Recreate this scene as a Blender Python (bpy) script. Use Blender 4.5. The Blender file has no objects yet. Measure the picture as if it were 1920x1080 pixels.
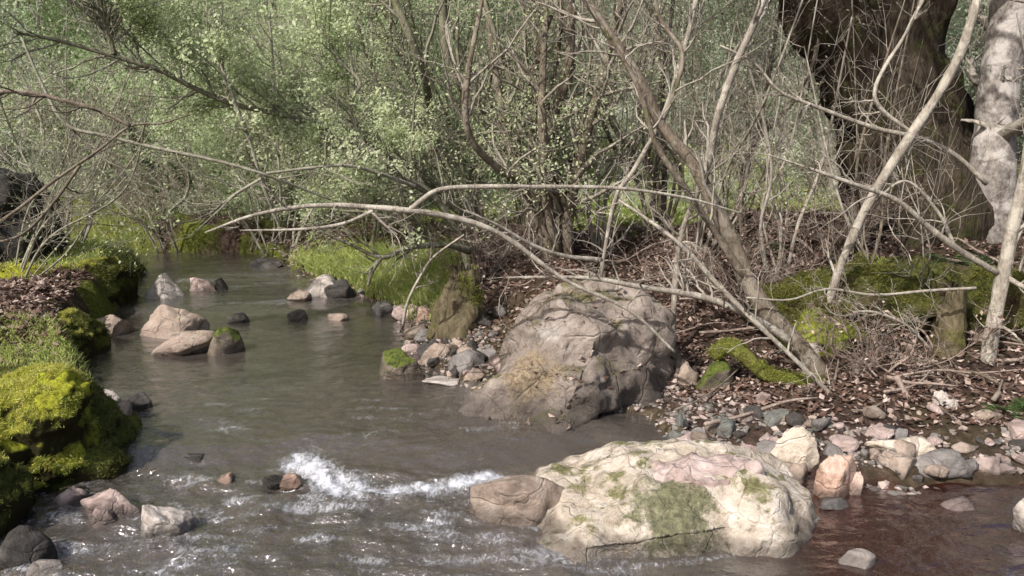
import bpy, math, random
import numpy as np
from mathutils import Vector

rng = np.random.default_rng(7)
random.seed(7)
COL = bpy.context.scene.collection
scn = bpy.context.scene

# ---------------------------------------------------------------- camera maths
FPX = 1450.0                       # focal length in photo pixels (1920 wide)
CAM = np.array([0.0, 0.0, 1.5])
PITCH = math.atan(290 / FPX)       # looking down
CP, SP = math.cos(PITCH), math.sin(PITCH)

def ray(px, py):
    a, b = (px - 960) / FPX, (540 - py) / FPX
    return np.array([a, CP + b * SP, -SP + b * CP])

def at(px, py, Y):                 # world point seen at (px,py) at world depth Y
    d = ray(px, py)
    return CAM + d * (Y / d[1])

def atz(px, py, z=0.0):
    d = ray(px, py)
    return CAM + d * ((z - CAM[2]) / d[2])

def sstep(a, b, x):
    t = np.clip((x - a) / (b - a), 0, 1)
    return t * t * (3 - 2 * t)

# ---------------------------------------------------------------- noise
def _h(i, j, k, s):
    n = (i * 374761393 + j * 668265263 + k * 2147483647 + s * 1274126177) & 0xFFFFFFFF
    n = ((n ^ (n >> 13)) * 1274126177) & 0xFFFFFFFF
    n = (n ^ (n >> 16)) & 0xFFFFFFFF
    n = (n * 2246822519) & 0xFFFFFFFF
    n = (n ^ (n >> 15)) & 0xFFFFFFFF
    return n / 4294967295.0 * 2 - 1

def vnoise(x, y, z=0.0, s=0):
    x, y, z = np.broadcast_arrays(np.asarray(x, float), np.asarray(y, float), np.asarray(z, float))
    xi, yi, zi = np.floor(x).astype(np.int64), np.floor(y).astype(np.int64), np.floor(z).astype(np.int64)
    fx, fy, fz = x - xi, y - yi, z - zi
    fx, fy, fz = [t * t * t * (t * (t * 6 - 15) + 10) for t in (fx, fy, fz)]
    r = 0
    for a in (0, 1):
        wa = fx if a else 1 - fx
        for b in (0, 1):
            wb = fy if b else 1 - fy
            for c in (0, 1):
                wc = fz if c else 1 - fz
                r = r + wa * wb * wc * _h(xi + a, yi + b, zi + c, s)
    return r

def fbm(x, y, z=0.0, o=4, s=0, g=0.5):
    r, a, f = 0, 1.0, 1.0
    for i in range(o):
        r = r + a * vnoise(np.asarray(x) * f, np.asarray(y) * f, np.asarray(z) * f, s + i * 17)
        a *= g; f *= 2.03
    return r

# ---------------------------------------------------------------- water and ground shape
SHORE = [(0, 1075), (20, 965), (80, 905), (150, 868), (190, 815), (215, 760), (182, 700), (172, 670), (192, 622),
         (228, 575), (255, 532), (285, 505), (200, 489), (0, 484), (-300, 482), (-300, 472), (100, 472), (330, 474),
         (480, 478), (520, 486), (545, 505), (600, 530), (680, 562), (752, 598), (762, 640), (800, 690), (860, 712),
         (930, 725), (975, 745), (1120, 755), (1255, 765), (1290, 822), (1400, 850), (1480, 885), (1620, 905), (1800, 912),
         (1950, 908), (2500, 905)]
def _lv(y): return 0.055 * (y > 3.5) + 0.03 * (y > 6.15) + 0.05 * sstep(7.0, 9.0, y)
POLY = [atz(*p, _lv(atz(*p)[1]))[:2] for p in SHORE]
POLY += [np.array([9.0, 2.6]), np.array([9.0, -3.0]), np.array([-1.3, -3.0]), np.array([-1.45, 1.2])]
POLY = np.array(POLY)

def sdist(x, y):                   # signed distance to the water polygon, > 0 on land
    x = np.asarray(x, float); y = np.asarray(y, float)
    sh = x.shape; x = x.ravel(); y = y.ravel()
    d = np.full(x.shape, 1e9); ins = np.zeros(x.shape, bool)
    n = len(POLY)
    for i in range(n):
        ax, ay = POLY[i]; bx, by = POLY[(i + 1) % n]
        ex, ey = bx - ax, by - ay
        t = np.clip(((x - ax) * ex + (y - ay) * ey) / (ex * ex + ey * ey), 0, 1)
        d = np.minimum(d, np.hypot(x - ax - t * ex, y - ay - t * ey))
        c = ((ay > y) != (by > y)) & (x < (bx - ax) * (y - ay) / (by - ay + 1e-12) + ax)
        ins ^= c
    return np.where(ins, -d, d).reshape(sh)

def wlevel(x, y):                  # level of the stream, two small steps upstream
    lip = 3.42 + 0.05 * np.sin(np.asarray(x) * 5) + 0.18 * sstep(-0.2, 0.5, x)
    right = sstep(0.9, 0.4, x)
    return 0.055 * sstep(lip - 0.16, lip + 0.1, y) * right + 0.03 * sstep(6.05, 6.25, y) + 0.05 * sstep(7.0, 9.0, y)

def leftness(x, y):
    xc = np.interp(y, [0, 3, 4, 5, 6, 7, 8, 9, 12], [-1, -.5, -.8, -1.2, -1.6, -2.2, -2.4, -2.9, -3.6])
    return sstep(0.25, -0.25, x - xc)

def ground(x, y):
    x = np.asarray(x, float); y = np.asarray(y, float)
    d = sdist(x, y) + 0.05 * fbm(x * 3, y * 3, 0, 3, 5)
    L = leftness(x, y)
    dp = np.maximum(d, 0)
    zl = (0.02 + 0.28 * sstep(4.1, 4.6, y)) * sstep(0.0, 0.22, dp) + 0.10 * np.minimum(dp, 6) * sstep(2.5, 4.3, y)
    bar = sstep(0.35, 0.7, x) * sstep(4.0, 3.6, y)
    d0 = 0.3 + 1.0 * sstep(0.3, 1.0, x); kk = 0.42 - 0.05 * sstep(0.3, 1.0, x)
    zr = 0.04 * sstep(0.0, 0.12, dp) + 0.10 * np.minimum(dp, d0) + kk * np.maximum(dp - d0, 0)
    cap = 0.70 - 0.35 * sstep(6.4, 8.0, y)
    zr = cap - np.log1p(np.exp((cap - zr) * 12)) / 12 + 0.03 * dp
    zr = np.maximum(zr, 0.02 * sstep(0, .1, dp))
    z = L * zl + (1 - L) * zr + wlevel(x, y) * sstep(0.0, 0.1, dp)
    hill = 0.32 * np.maximum(y - 13.5, 0) ** 1.05 + 0.22 * np.maximum(np.abs(x - 1) - 5.5, 0)
    z = z + np.minimum(hill, 14)
    rough = 0.05 * fbm(x * 1.7, y * 1.7, 0, 4, 1) + 0.022 * fbm(x * 9, y * 9, 0, 3, 2)
    z = z + rough * sstep(0.0, 0.4, dp) * np.where(y > 14, 3, 1)
    bed = -0.10 - 0.13 * sstep(0, 0.7, -d) + 0.05 * fbm(x * 4, y * 4, 0, 4, 3) + 0.02 * fbm(x * 14, y * 14, 0, 2, 33)
    bed = bed * sstep(0.0, 0.12, -d) + 0.06 * sstep(3.3, 3.6, y)
    back = sstep(-0.5, -3.5, y)
    return np.where(d > 0, np.maximum(z, 0.0), bed) * (1 - back) + back * 0.5

def hit(px, py, zoff=0.0):         # where the ray through a photo pixel meets ground or water
    d = ray(px, py); ts = np.linspace(2.0, 22, 1400)
    p = CAM[None] + d[None] * ts[:, None]
    g = np.maximum(ground(p[:, 0], p[:, 1]), wlevel(p[:, 0], p[:, 1])) + zoff
    k = np.argmax(p[:, 2] < g)
    if not (p[:, 2] < g).any(): k = len(ts) - 1
    return p[k]

# ---------------------------------------------------------------- mesh helpers
def mk(name, V, F, mat, parent=None, smooth=True, loc=None):
    V = np.asarray(V, np.float32); F = np.asarray(F, np.int32)
    me = bpy.data.meshes.new(name)
    if loc is not None: V = V - np.asarray(loc, np.float32)
    elif parent is not None: V = V - np.asarray(parent.location, np.float32)
    n = F.shape[1]
    me.vertices.add(len(V)); me.vertices.foreach_set('co', V.ravel())
    me.loops.add(F.size); me.loops.foreach_set('vertex_index', F.ravel())
    me.polygons.add(len(F)); me.polygons.foreach_set('loop_start', np.arange(len(F), dtype=np.int32) * n)
    me.polygons.foreach_set('use_smooth', np.full(len(F), smooth))
    me.update(calc_edges=True)
    me.materials.append(mat)
    o = bpy.data.objects.new(name, me); COL.objects.link(o)
    if parent is not None: o.parent = parent
    if loc is not None: o.location = loc
    return o

def tag(o, label=None, cat=None, group=None, kind=None):
    if label: o['label'] = label
    if cat: o['category'] = cat
    if group: o['group'] = group
    if kind: o['kind'] = kind
    return o

def thing(name, loc, label, cat, group=None):
    o = bpy.data.objects.new(name, None); COL.objects.link(o)
    o.empty_display_size = 0.1
    o.location = Vector([float(v) for v in loc])
    return tag(o, label, cat, group)

_ico = {}
def ico(n):
    if n not in _ico:
        import bmesh
        bm = bmesh.new(); bmesh.ops.create_icosphere(bm, subdivisions=n, radius=1)
        V = np.array([v.co[:] for v in bm.verts]); F = np.array([[v.index for v in f.verts] for f in bm.faces])
        bm.free(); _ico[n] = (V, F)
    return _ico[n]

def normals(V, F):
    fn = np.cross(V[F[:, 1]] - V[F[:, 0]], V[F[:, 2]] - V[F[:, 0]])
    N = np.zeros_like(V)
    for i in range(F.shape[1]): np.add.at(N, F[:, i], fn)
    return N / (np.linalg.norm(N, axis=1, keepdims=True) + 1e-12)

def unit(v):
    return v / (np.linalg.norm(v, axis=-1, keepdims=True) + 1e-12)

def smoothline(pts, K):            # Catmull-Rom resample
    P = np.asarray(pts, float)
    if len(P) == 2:
        t = np.linspace(0, 1, K)[:, None]; return P[0] * (1 - t) + P[1] * t
    Q = np.vstack([2 * P[0] - P[1], P, 2 * P[-1] - P[-2]])
    seg = np.linalg.norm(np.diff(P[:, :3], axis=0), axis=1); c = np.concatenate([[0], np.cumsum(seg)])
    s = np.linspace(0, c[-1] * 0.99999, K); i = np.clip(np.searchsorted(c, s, side='right') - 1, 0, len(P) - 2)
    t = ((s - c[i]) / np.maximum(seg[i], 1e-9))[:, None]
    a, b, cc, d = Q[i], Q[i + 1], Q[i + 2], Q[i + 3]
    return 0.5 * (2 * b + (cc - a) * t + (2 * a - 5 * b + 4 * cc - d) * t ** 2 + (3 * b - a - 3 * cc + d) * t ** 3)

def tubes(P, R, S=5, bump=0.0, bs=0, bfreq=6.0, ridge=0.0):
    """P (N,K,3) centre lines, R (N,K) radii -> one vertex/face set"""
    P = np.asarray(P, float); R = np.asarray(R, float)
    N, K, _ = P.shape
    T = unit(np.gradient(P, axis=1))
    m = unit(T.mean(1)); ref = np.where(np.abs(m[:, 2:3]) > 0.8, np.array([[1., 0, 0]]), np.array([[0, 0, 1.]]))
    A = unit(np.cross(T, ref[:, None, :])); B = np.cross(T, A)
    th = np.linspace(0, 2 * np.pi, S, endpoint=False)
    ring = A[:, :, None, :] * np.cos(th)[None, None, :, None] + B[:, :, None, :] * np.sin(th)[None, None, :, None]
    rr = R[:, :, None] * np.ones(S)
    if bump or ridge:
        q = P[:, :, None, :] + ring * R[:, :, None, None]
        if bump: rr = rr * (1 + bump * fbm(q[..., 0] * bfreq, q[..., 1] * bfreq, q[..., 2] * bfreq, 4, bs))
        if ridge:
            ax = np.arange(K)[None, :, None] * 0.07 + 0 * rr
            w = fbm(np.cos(th)[None, None] * 5 + 0 * rr, np.sin(th)[None, None] * 5 + 0 * rr, ax, 3, bs + 9)
            rr = rr * (1 + ridge * (np.abs(w) * 2 - 0.6))
    V = (P[:, :, None, :] + ring * rr[..., None]).reshape(-1, 3)
    n = np.arange(N)[:, None, None] * K * S; k = np.arange(K - 1)[None, :, None] * S; s = np.arange(S)[None, None, :]
    s2 = (s + 1) % S
    F = np.stack(np.broadcast_arrays(n + k + s, n + k + s2, n + k + S + s2, n + k + S + s), -1).reshape(-1, 4)
    # closing tips
    return V, F

def one(pts, radii, S=8, K=24, **kw):
    P = smoothline(pts, K)
    rr = np.interp(np.linspace(0, 1, K), np.linspace(0, 1, len(radii)), radii)
    # close both ends with tiny rings
    P2 = np.vstack([P[:1], P, P[-1:]]); P2[0] -= (P[1] - P[0]) * 0.05; P2[-1] += (P[-1] - P[-2]) * 0.05
    rr = np.concatenate([[rr[0] * 0.02], rr, [rr[-1] * 0.02]])
    return tubes(P2[None], rr[None], S, **kw), P, rr[1:-1]

def sprout(P, R, n, lo, hi, ang=0.8, ratio=0.55, K=7, up=0.05, wob=0.18, tmin=0.15, tmax=1.0, r_min=0.0012, rg=rng, flat=1.0):
    """n side shoots from random places on the parent lines"""
    N, Kp, _ = P.shape
    i = rg.integers(0, N, n); t = (tmin + (tmax - tmin) * rg.random(n)) * (Kp - 1)
    k = np.clip(t.astype(int), 0, Kp - 2); f = (t - k)[:, None]
    pos = P[i, k] * (1 - f) + P[i, k + 1] * f
    tan = unit(P[i, k + 1] - P[i, k]); r0 = (R[i, k] * (1 - f[:, 0]) + R[i, k + 1] * f[:, 0]) * ratio
    rnd = rg.normal(size=(n, 3)); rnd[:, 1] *= flat
    perp = unit(np.cross(tan, rnd)); a = ang * (0.6 + 0.8 * rg.random(n))[:, None]
    d = tan * np.cos(a) + perp * np.sin(a)
    L = (lo + (hi - lo) * rg.random(n)) / (K - 1)
    out = [pos]
    for _ in range(K - 1):
        d = unit(d + rg.normal(size=(n, 3)) * wob + np.array([0, 0, up])); pos = pos + d * L[:, None]; out.append(pos)
    P2 = np.stack(out, 1)
    R2 = np.maximum(r0, r_min * 1.3)[:, None] * np.linspace(1, 0.25, K)[None]
    return P2, np.maximum(R2, r_min * np.linspace(1, .5, K)[None])

SUN = unit(np.array([-0.60, -0.72, 0.86]))
def leafset(C, size, rg=rng, droop=0.0, aspect=0.55, flat=0.0, fold=True):
    n = len(C)
    if flat == 0.0:                # leaves on twigs turn towards the light
        w = unit(SUN * 1.1 + rg.normal(size=(n, 3)) * 0.75); d = unit(np.cross(w, rg.normal(size=(n, 3)))); u = np.cross(w, d)
        s = (size * (0.4 + 1.1 * rg.random(n)))[:, None]; h = s * aspect * 0.5
        V = np.stack([C, C + d * s * .5 + u * h + w * h * .3, C + d * s, C + d * s * .5 - u * h + w * h * .3], 1).reshape(-1, 3)
        return V, np.arange(n * 4).reshape(n, 4)
    d = unit(rg.normal(size=(n, 3)) * np.array([1, 1, 1 - flat]) + np.array([0, 0, -droop]))
    u = unit(np.cross(d, rg.normal(size=(n, 3)) * (1 - flat) + np.array([0, 0, flat * 2])))
    w = np.cross(d, u)
    s = (size * (0.6 + 0.8 * rg.random(n)))[:, None]
    h = s * aspect * 0.5
    if fold:
        V = np.stack([C, C + d * s * .5 + u * h + w * h * .35, C + d * s, C + d * s * .5 - u * h + w * h * .35], 1).reshape(-1, 3)
    else:
        V = np.stack([C, C + d * s * .5 + u * h, C + d * s, C + d * s * .5 - u * h], 1).reshape(-1, 3)
    F = np.arange(n * 4).reshape(n, 4)
    return V, F

def clumpy(c, s, fr=1.6, th=-0.05):
    return c[fbm(c[:, 0] * fr, c[:, 1] * fr, c[:, 2] * fr, 3, s) > th]

def along(P, n, jit, rg=rng, tmin=0.2):
    N, K, _ = P.shape
    i = rg.integers(0, N, n); t = (tmin + (1 - tmin) * rg.random(n)) * (K - 1); k = np.clip(t.astype(int), 0, K - 2); f = (t - k)[:, None]
    return P[i, k] * (1 - f) + P[i, k + 1] * f + rg.normal(size=(n, 3)) * jit

def join(parts):
    Vs, Fs, o = [], [], 0
    for V, F in parts:
        Vs.append(V); Fs.append(F + o); o += len(V)
    return np.vstack(Vs), np.vstack(Fs)

# ---------------------------------------------------------------- materials
class M:
    def __init__(s, name):
        s.m = bpy.data.materials.new(name); s.m.use_nodes = True
        s.t = s.m.node_tree; s.n = s.t.nodes; s.l = s.t.links
        s.b = s.n['Principled BSDF']; s.out = s.n['Material Output']
    def new(s, ty, **kw):
        x = s.n.new(ty)
        for k, v in kw.items(): setattr(x, k, v)
        return x
    def link(s, a, b): s.l.new(a, b)
    def noise(s, scale, detail=5, rough=0.6, vec=None, dist=0.0):
        x = s.new('ShaderNodeTexNoise'); x.inputs['Scale'].default_value = scale; x.inputs['Detail'].default_value = detail
        x.inputs['Roughness'].default_value = rough; x.inputs['Distortion'].default_value = dist
        s.link(vec if vec is not None else s.pos(), x.inputs['Vector']); return x.outputs['Fac']
    def pos(s):
        if not hasattr(s, '_p'): s._p = s.new('ShaderNodeNewGeometry')
        return s._p.outputs['Position']
    def geo(s, k): s.pos(); return s._p.outputs[k]
    def ramp(s, fac, stops):
        x = s.new('ShaderNodeValToRGB'); e = x.color_ramp.elements
        while len(e) < len(stops): e.new(0.5)
        for q, (p, c) in zip(e, stops):
            q.position = p; q.color = (c, c, c, 1) if isinstance(c, (int, float)) else (*c, 1)
        s.link(fac, x.inputs['Fac']); return x.outputs['Color']
    def mix(s, fac, a, b, mode='MIX'):
        x = s.new('ShaderNodeMixRGB', blend_type=mode)
        for k, v in (('Fac', fac), ('Color1', a), ('Color2', b)):
            if isinstance(v, (int, float)): x.inputs[k].default_value = v if k == 'Fac' else (v, v, v, 1)
            elif isinstance(v, tuple): x.inputs[k].default_value = (*v, 1)
            else: s.link(v, x.inputs[k])
        return x.outputs['Color']
    def math(s, op, a, b=0.0, clamp=False):
        x = s.new('ShaderNodeMath', operation=op, use_clamp=clamp)
        for i, v in enumerate((a, b)):
            if isinstance(v, (int, float)): x.inputs[i].default_value = v
            else: s.link(v, x.inputs[i])
        return x.outputs[0]
    def sep(s, v):
        x = s.new('ShaderNodeSeparateXYZ'); s.link(v, x.inputs[0]); return x.outputs
    def scalev(s, v, sc):
        x = s.new('ShaderNodeMapping'); x.inputs['Scale'].default_value = sc; s.link(v, x.inputs['Vector']); return x.outputs[0]
    def attr(s, name):
        x = s.new('ShaderNodeAttribute'); x.attribute_name = name; return x.outputs['Fac']
    def bump(s, h, dist, strength=1.0, base=None):
        x = s.new('ShaderNodeBump'); x.inputs['Distance'].default_value = dist; x.inputs['Strength'].default_value = strength
        s.link(h, x.inputs['Height'])
        if base is not None: s.link(base, x.inputs['Normal'])
        return x.outputs['Normal']
    def fin(s, col, rough=0.8, nrm=None, spec=0.3):
        if isinstance(col, tuple): s.b.inputs['Base Color'].default_value = (*col, 1)
        else: s.link(col, s.b.inputs['Base Color'])
        if isinstance(rough, (int, float)): s.b.inputs['Roughness'].default_value = rough
        else: s.link(rough, s.b.inputs['Roughness'])
        s.b.inputs['Specular IOR Level'].default_value = spec
        if nrm is not None: s.link(nrm, s.b.inputs['Normal'])
        return s.m

MOSS_D, MOSS_L = (0.030, 0.045, 0.010), (0.16, 0.19, 0.03)

def rockmat(name, c0, c1, c2, moss=0.0, stain=(0.05, 0.04, 0.03), sc=6.0, low_dark=0.0, crk=0.22, wet=0.03, mossc=None, patch=None):
    m = M(name)
    n1 = m.noise(sc, 8, 0.65, dist=0.4); n2 = m.noise(sc * 5, 6, 0.7); n3 = m.noise(sc * 0.45, 4, 0.6, dist=1.0)
    col = m.ramp(n1, [(0.28, c0), (0.5, c1), (0.72, c2)])
    col = m.mix(m.ramp(n2, [(0.42, 0.0), (0.62, 0.75)]), col, m.mix(0.5, col, c2))
    col = m.mix(m.ramp(n3, [(0.50, 0.0), (0.68, 0.7)]), col, stain)
    crack = m.new('ShaderNodeTexVoronoi', feature='DISTANCE_TO_EDGE'); crack.inputs['Scale'].default_value = sc * 0.7
    wob = m.mix(0.12, m.pos(), m.new('ShaderNodeTexNoise').outputs['Color'], 'ADD')
    wn = wob.node.inputs['Color2'].links[0].from_node; wn.inputs['Scale'].default_value = sc * 0.8; m.link(m.pos(), wn.inputs['Vector'])
    m.link(wob, crack.inputs['Vector'])
    cr = m.ramp(crack.outputs['Distance'], [(0.0, 0.0), (0.03, 1.0)])
    col = m.mix(m.ramp(m.noise(sc * 1.3, 3), [(0.45, 0.0), (0.62, crk)]), col, m.mix(cr, stain, col))
    nz = m.sep(m.geo('Normal'))[2]
    if moss > 0:
        mm = m.math('ADD', m.math('MULTIPLY', nz, 0.35), m.math('MULTIPLY', m.noise(sc * 0.9, 7, 0.7), 1.0))
        mk_ = m.ramp(mm, [(1.02 - moss * 0.55, 0.0), (min(1.0, 1.10 - moss * 0.55), 1.0)])
        mc = m.ramp(m.noise(40, 5, 0.7), [(0.35, (mossc or (MOSS_D, MOSS_L))[0]), (0.7, (mossc or (MOSS_D, MOSS_L))[1])])
        col = m.mix(mk_, col, mc)
    for pi, (rad, pd, pc) in enumerate(patch or []):   # coloured patch around a point of the surface, set once the rock exists
        px = py = pz = 0
        vd = m.new('ShaderNodeVectorMath', operation='DISTANCE'); m.link(m.pos(), vd.inputs[0]); vd.name = 'patch%d' % pi; vd.inputs[1].default_value = (px, py, pz)
        q = m.math('ADD', m.math('DIVIDE', vd.outputs['Value'], rad), m.math('MULTIPLY', m.noise(11, 9, 0.85), 2.6))
        col = m.mix(m.ramp(m.math('MULTIPLY', q, 0.4), [(0.72, 0.9), (0.84, 0.0)]), col, m.mix(m.ramp(m.noise(45, 5, .7), [(.35, 0.), (.65, 1.)]), pd, pc))
    z = m.sep(m.pos())[2]
    wz = m.math('ADD', m.math('MULTIPLY', z, 1.0), m.math('MULTIPLY', m.noise(9, 3), 0.05))
    wm = m.ramp(m.math('MULTIPLY', wz, 5.0), [((wet + 0.02) * 5, 1.0), (min(1, (wet + 0.055) * 5), 0.0)])
    col = m.mix(wm, col, m.mix(0.62, col, (0.012, 0.009, 0.007)))
    if low_dark: col = m.mix(m.ramp(m.math('ADD', z, m.math('MULTIPLY', m.noise(5, 5), 0.16)), [(low_dark * .75, 0.62), (low_dark * 1.35, 0.0)]), col, (0.045, 0.038, 0.033))  # dark grey blended in towards the base of the stone
    ro = m.mix(wm, 0.85, 0.25)
    b = m.bump(m.math('ADD', m.math('MULTIPLY', n1, 0.8), m.math('ADD', m.math('MULTIPLY', n2, 0.35), m.math('ADD', m.math('MULTIPLY', cr, 0.16), m.math('MULTIPLY', m.noise(95, 5, 0.8), 0.16)))), 0.05 * 6 / sc, 0.9)
    return m.fin(col, ro, b, 0.35)

def barkmat(name, c0, c1, moss=0.0, furrow=0.02, sc=14, stretch=0.25, lichen=None, mossc=None):
    m = M(name)
    v = m.scalev(m.pos(), (1, 1, stretch))
    n1 = m.noise(sc, 7, 0.7, v, 0.3); n2 = m.noise(sc * 4, 4, 0.7, v)
    col = m.ramp(n1, [(0.35, c0), (0.65, c1)])
    col = m.mix(0.35, col, m.ramp(n2, [(0.4, c0), (0.6, c1)]))
    if lichen: col = m.mix(m.ramp(m.noise(sc * 0.45, 5, 0.6), [(0.50, 0.0), (0.58, 0.85)]), col, lichen)
    if moss > 0:
        mm = m.noise(sc * 0.3, 6, 0.7)
        mc = m.ramp(m.noise(50, 4), [(0.35, (mossc or (MOSS_D, MOSS_L))[0]), (0.7, (mossc or (MOSS_D, MOSS_L))[1])])
        col = m.mix(m.ramp(mm, [(0.62 - moss * 0.3, 0.0), (0.74 - moss * 0.3, 0.95)]), col, mc)
    return m.fin(col, 0.85, m.bump(m.math('ADD', n1, m.math('MULTIPLY', n2, 0.4)), furrow, 0.9), 0.2)

def leafmat(name, cols, trans=0.35):
    m = M(name)
    c = m.ramp(m.geo('Random Per Island'), [(i / max(1, len(cols) - 1), c) for i, c in enumerate(cols)])
    m.fin(c, 0.55, None, 0.25)
    tr = m.new('ShaderNodeBsdfTranslucent'); m.link(c, tr.inputs['Color'])
    mx = m.new('ShaderNodeMixShader'); mx.inputs[0].default_value = trans
    m.link(m.b.outputs[0], mx.inputs[1]); m.link(tr.outputs[0], mx.inputs[2]); m.link(mx.outputs[0], m.out.inputs['Surface'])
    return m.m

def mossmat(name, c0, c1, c2):
    m = M(name)
    n = m.noise(55, 6, 0.75); n2 = m.noise(7, 4, 0.6)
    col = m.mix(m.ramp(n2, [(0.35, 0.0), (0.65, 1.0)]), m.ramp(n, [(0.32, c0), (0.68, c1)]), m.ramp(n, [(0.32, c0), (0.68, c2)]))
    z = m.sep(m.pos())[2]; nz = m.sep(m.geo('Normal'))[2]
    lowm = m.ramp(m.math('ADD', nz, m.math('MULTIPLY', m.noise(9, 5), 0.5)), [(0.30, 1.0), (0.62, 0.0)])  # steep and undercut faces: dark litter plus overhang shade put into the colour
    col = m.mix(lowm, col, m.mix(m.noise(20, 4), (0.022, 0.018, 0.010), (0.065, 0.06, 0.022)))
    return m.fin(col, 0.95, m.bump(n, 0.02, 1.0), 0.1)

M_boulder = rockmat('boulder stone', (0.10, 0.082, 0.068), (0.25, 0.205, 0.175), (0.48, 0.41, 0.36), low_dark=0.25, moss=0.38, mossc=((0.08, 0.075, 0.035), (0.22, 0.20, 0.10)), sc=5, patch=[(0.10, (0.26, 0.23, 0.20), (0.52, 0.48, 0.44)), (0.22, (0.14, 0.10, 0.06), (0.42, 0.33, 0.22))])
M_tan = rockmat('tan stone', (0.20, 0.15, 0.12), (0.34, 0.26, 0.21), (0.50, 0.42, 0.36), moss=0.18, sc=8)
M_pink = rockmat('pink stone', (0.22, 0.155, 0.135), (0.40, 0.30, 0.27), (0.62, 0.51, 0.48), sc=9)
M_orange = rockmat('orange stone', (0.34, 0.19, 0.12), (0.58, 0.38, 0.29), (0.78, 0.62, 0.54), sc=8)
M_cream = rockmat('cream stone', (0.34, 0.27, 0.20), (0.54, 0.45, 0.36), (0.74, 0.66, 0.57), sc=8)
M_grey = rockmat('grey stone', (0.09, 0.085, 0.08), (0.19, 0.175, 0.165), (0.34, 0.31, 0.30), sc=9)
M_green = rockmat('green grey stone', (0.055, 0.058, 0.052), (0.12, 0.122, 0.11), (0.24, 0.24, 0.22), moss=0.1, sc=9)
M_dark = rockmat('dark wet stone', (0.02, 0.018, 0.018), (0.05, 0.045, 0.042), (0.12, 0.11, 0.10), moss=0.1, sc=9)
M_mossrock = rockmat('mossy stone', (0.08, 0.07, 0.055), (0.16, 0.13, 0.10), (0.28, 0.23, 0.19), moss=0.85, sc=7)
M_black = rockmat('black mossy stone', (0.008, 0.008, 0.009), (0.022, 0.021, 0.021), (0.06, 0.058, 0.055), moss=0.12, mossc=((0.02, 0.022, 0.01), (0.07, 0.07, 0.03)), sc=6)
M_pale = rockmat('pale stone', (0.34, 0.29, 0.25), (0.50, 0.44, 0.40), (0.70, 0.64, 0.60), sc=9)
STONES = dict(tan=M_tan, pink=M_pink, orange=M_orange, cream=M_cream, grey=M_grey, green=M_green, dark=M_dark, moss=M_mossrock, pale=M_pale)

M_moss_y = mossmat('bright moss', (0.12, 0.14, 0.018), (0.50, 0.54, 0.05), (0.66, 0.64, 0.07))
M_moss_g = mossmat('green moss', (0.06, 0.075, 0.018), (0.26, 0.31, 0.05), (0.44, 0.47, 0.08))
M_moss_d = mossmat('dark moss', (0.035, 0.042, 0.014), (0.12, 0.14, 0.03), (0.19, 0.205, 0.045))
M_mblade_d = leafmat('dark moss shoots', [(0.05, 0.055, 0.018), (0.13, 0.15, 0.035), (0.22, 0.24, 0.06), (0.14, 0.11, 0.05)], 0.3)
M_mblade_y = leafmat('bright moss shoots', [(0.26, 0.30, 0.07), (0.54, 0.56, 0.12), (0.72, 0.70, 0.20), (0.40, 0.34, 0.14), (0.60, 0.62, 0.10)], 0.4)
M_mblade_g = leafmat('green moss shoots', [(0.10, 0.12, 0.025), (0.27, 0.32, 0.06), (0.44, 0.48, 0.09), (0.20, 0.19, 0.06)], 0.4)
M_grass = leafmat('grass blades', [(0.24, 0.32, 0.08), (0.40, 0.48, 0.14), (0.54, 0.58, 0.22), (0.46, 0.44, 0.22)], 0.4)
M_litter = leafmat('fallen leaves', [(0.04, 0.022, 0.016), (0.12, 0.075, 0.055), (0.26, 0.18, 0.145), (0.55, 0.44, 0.39), (0.08, 0.045, 0.03), (0.17, 0.10, 0.08), (0.05, 0.03, 0.02), (0.36, 0.27, 0.23)], 0.08)
M_leafA = leafmat('young green leaves', [(0.32, 0.39, 0.20), (0.46, 0.54, 0.29), (0.60, 0.66, 0.40), (0.68, 0.72, 0.52), (0.40, 0.46, 0.28)], 0.5)
M_farA = leafmat('hazed far green leaves', [(0.40, 0.52, 0.28), (0.54, 0.67, 0.38), (0.66, 0.76, 0.48), (0.76, 0.82, 0.62)], 0.6)  # distance haze put into the colour: paler version of the green leaves
M_farB = leafmat('hazed far grey leaves', [(0.36, 0.44, 0.30), (0.50, 0.58, 0.42), (0.62, 0.69, 0.52), (0.70, 0.75, 0.62)], 0.5)  # greyer and paler, with distance haze mixed into the leaf colour
M_farC = leafmat('hazed far dry leaves', [(0.38, 0.38, 0.30), (0.50, 0.50, 0.40), (0.58, 0.62, 0.48), (0.66, 0.64, 0.56)], 0.5)  # haze of the distance painted into these leaves too
M_leafB = leafmat('grey green leaves', [(0.30, 0.34, 0.22), (0.44, 0.49, 0.33), (0.56, 0.60, 0.44), (0.62, 0.64, 0.52)], 0.45)
M_leafC = leafmat('dull brown green leaves', [(0.18, 0.15, 0.11), (0.30, 0.27, 0.19), (0.38, 0.38, 0.25), (0.46, 0.41, 0.34)], 0.4)
M_leafD = leafmat('deep green leaves', [(0.03, 0.06, 0.02), (0.06, 0.11, 0.03), (0.12, 0.18, 0.06)], 0.3)

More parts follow.
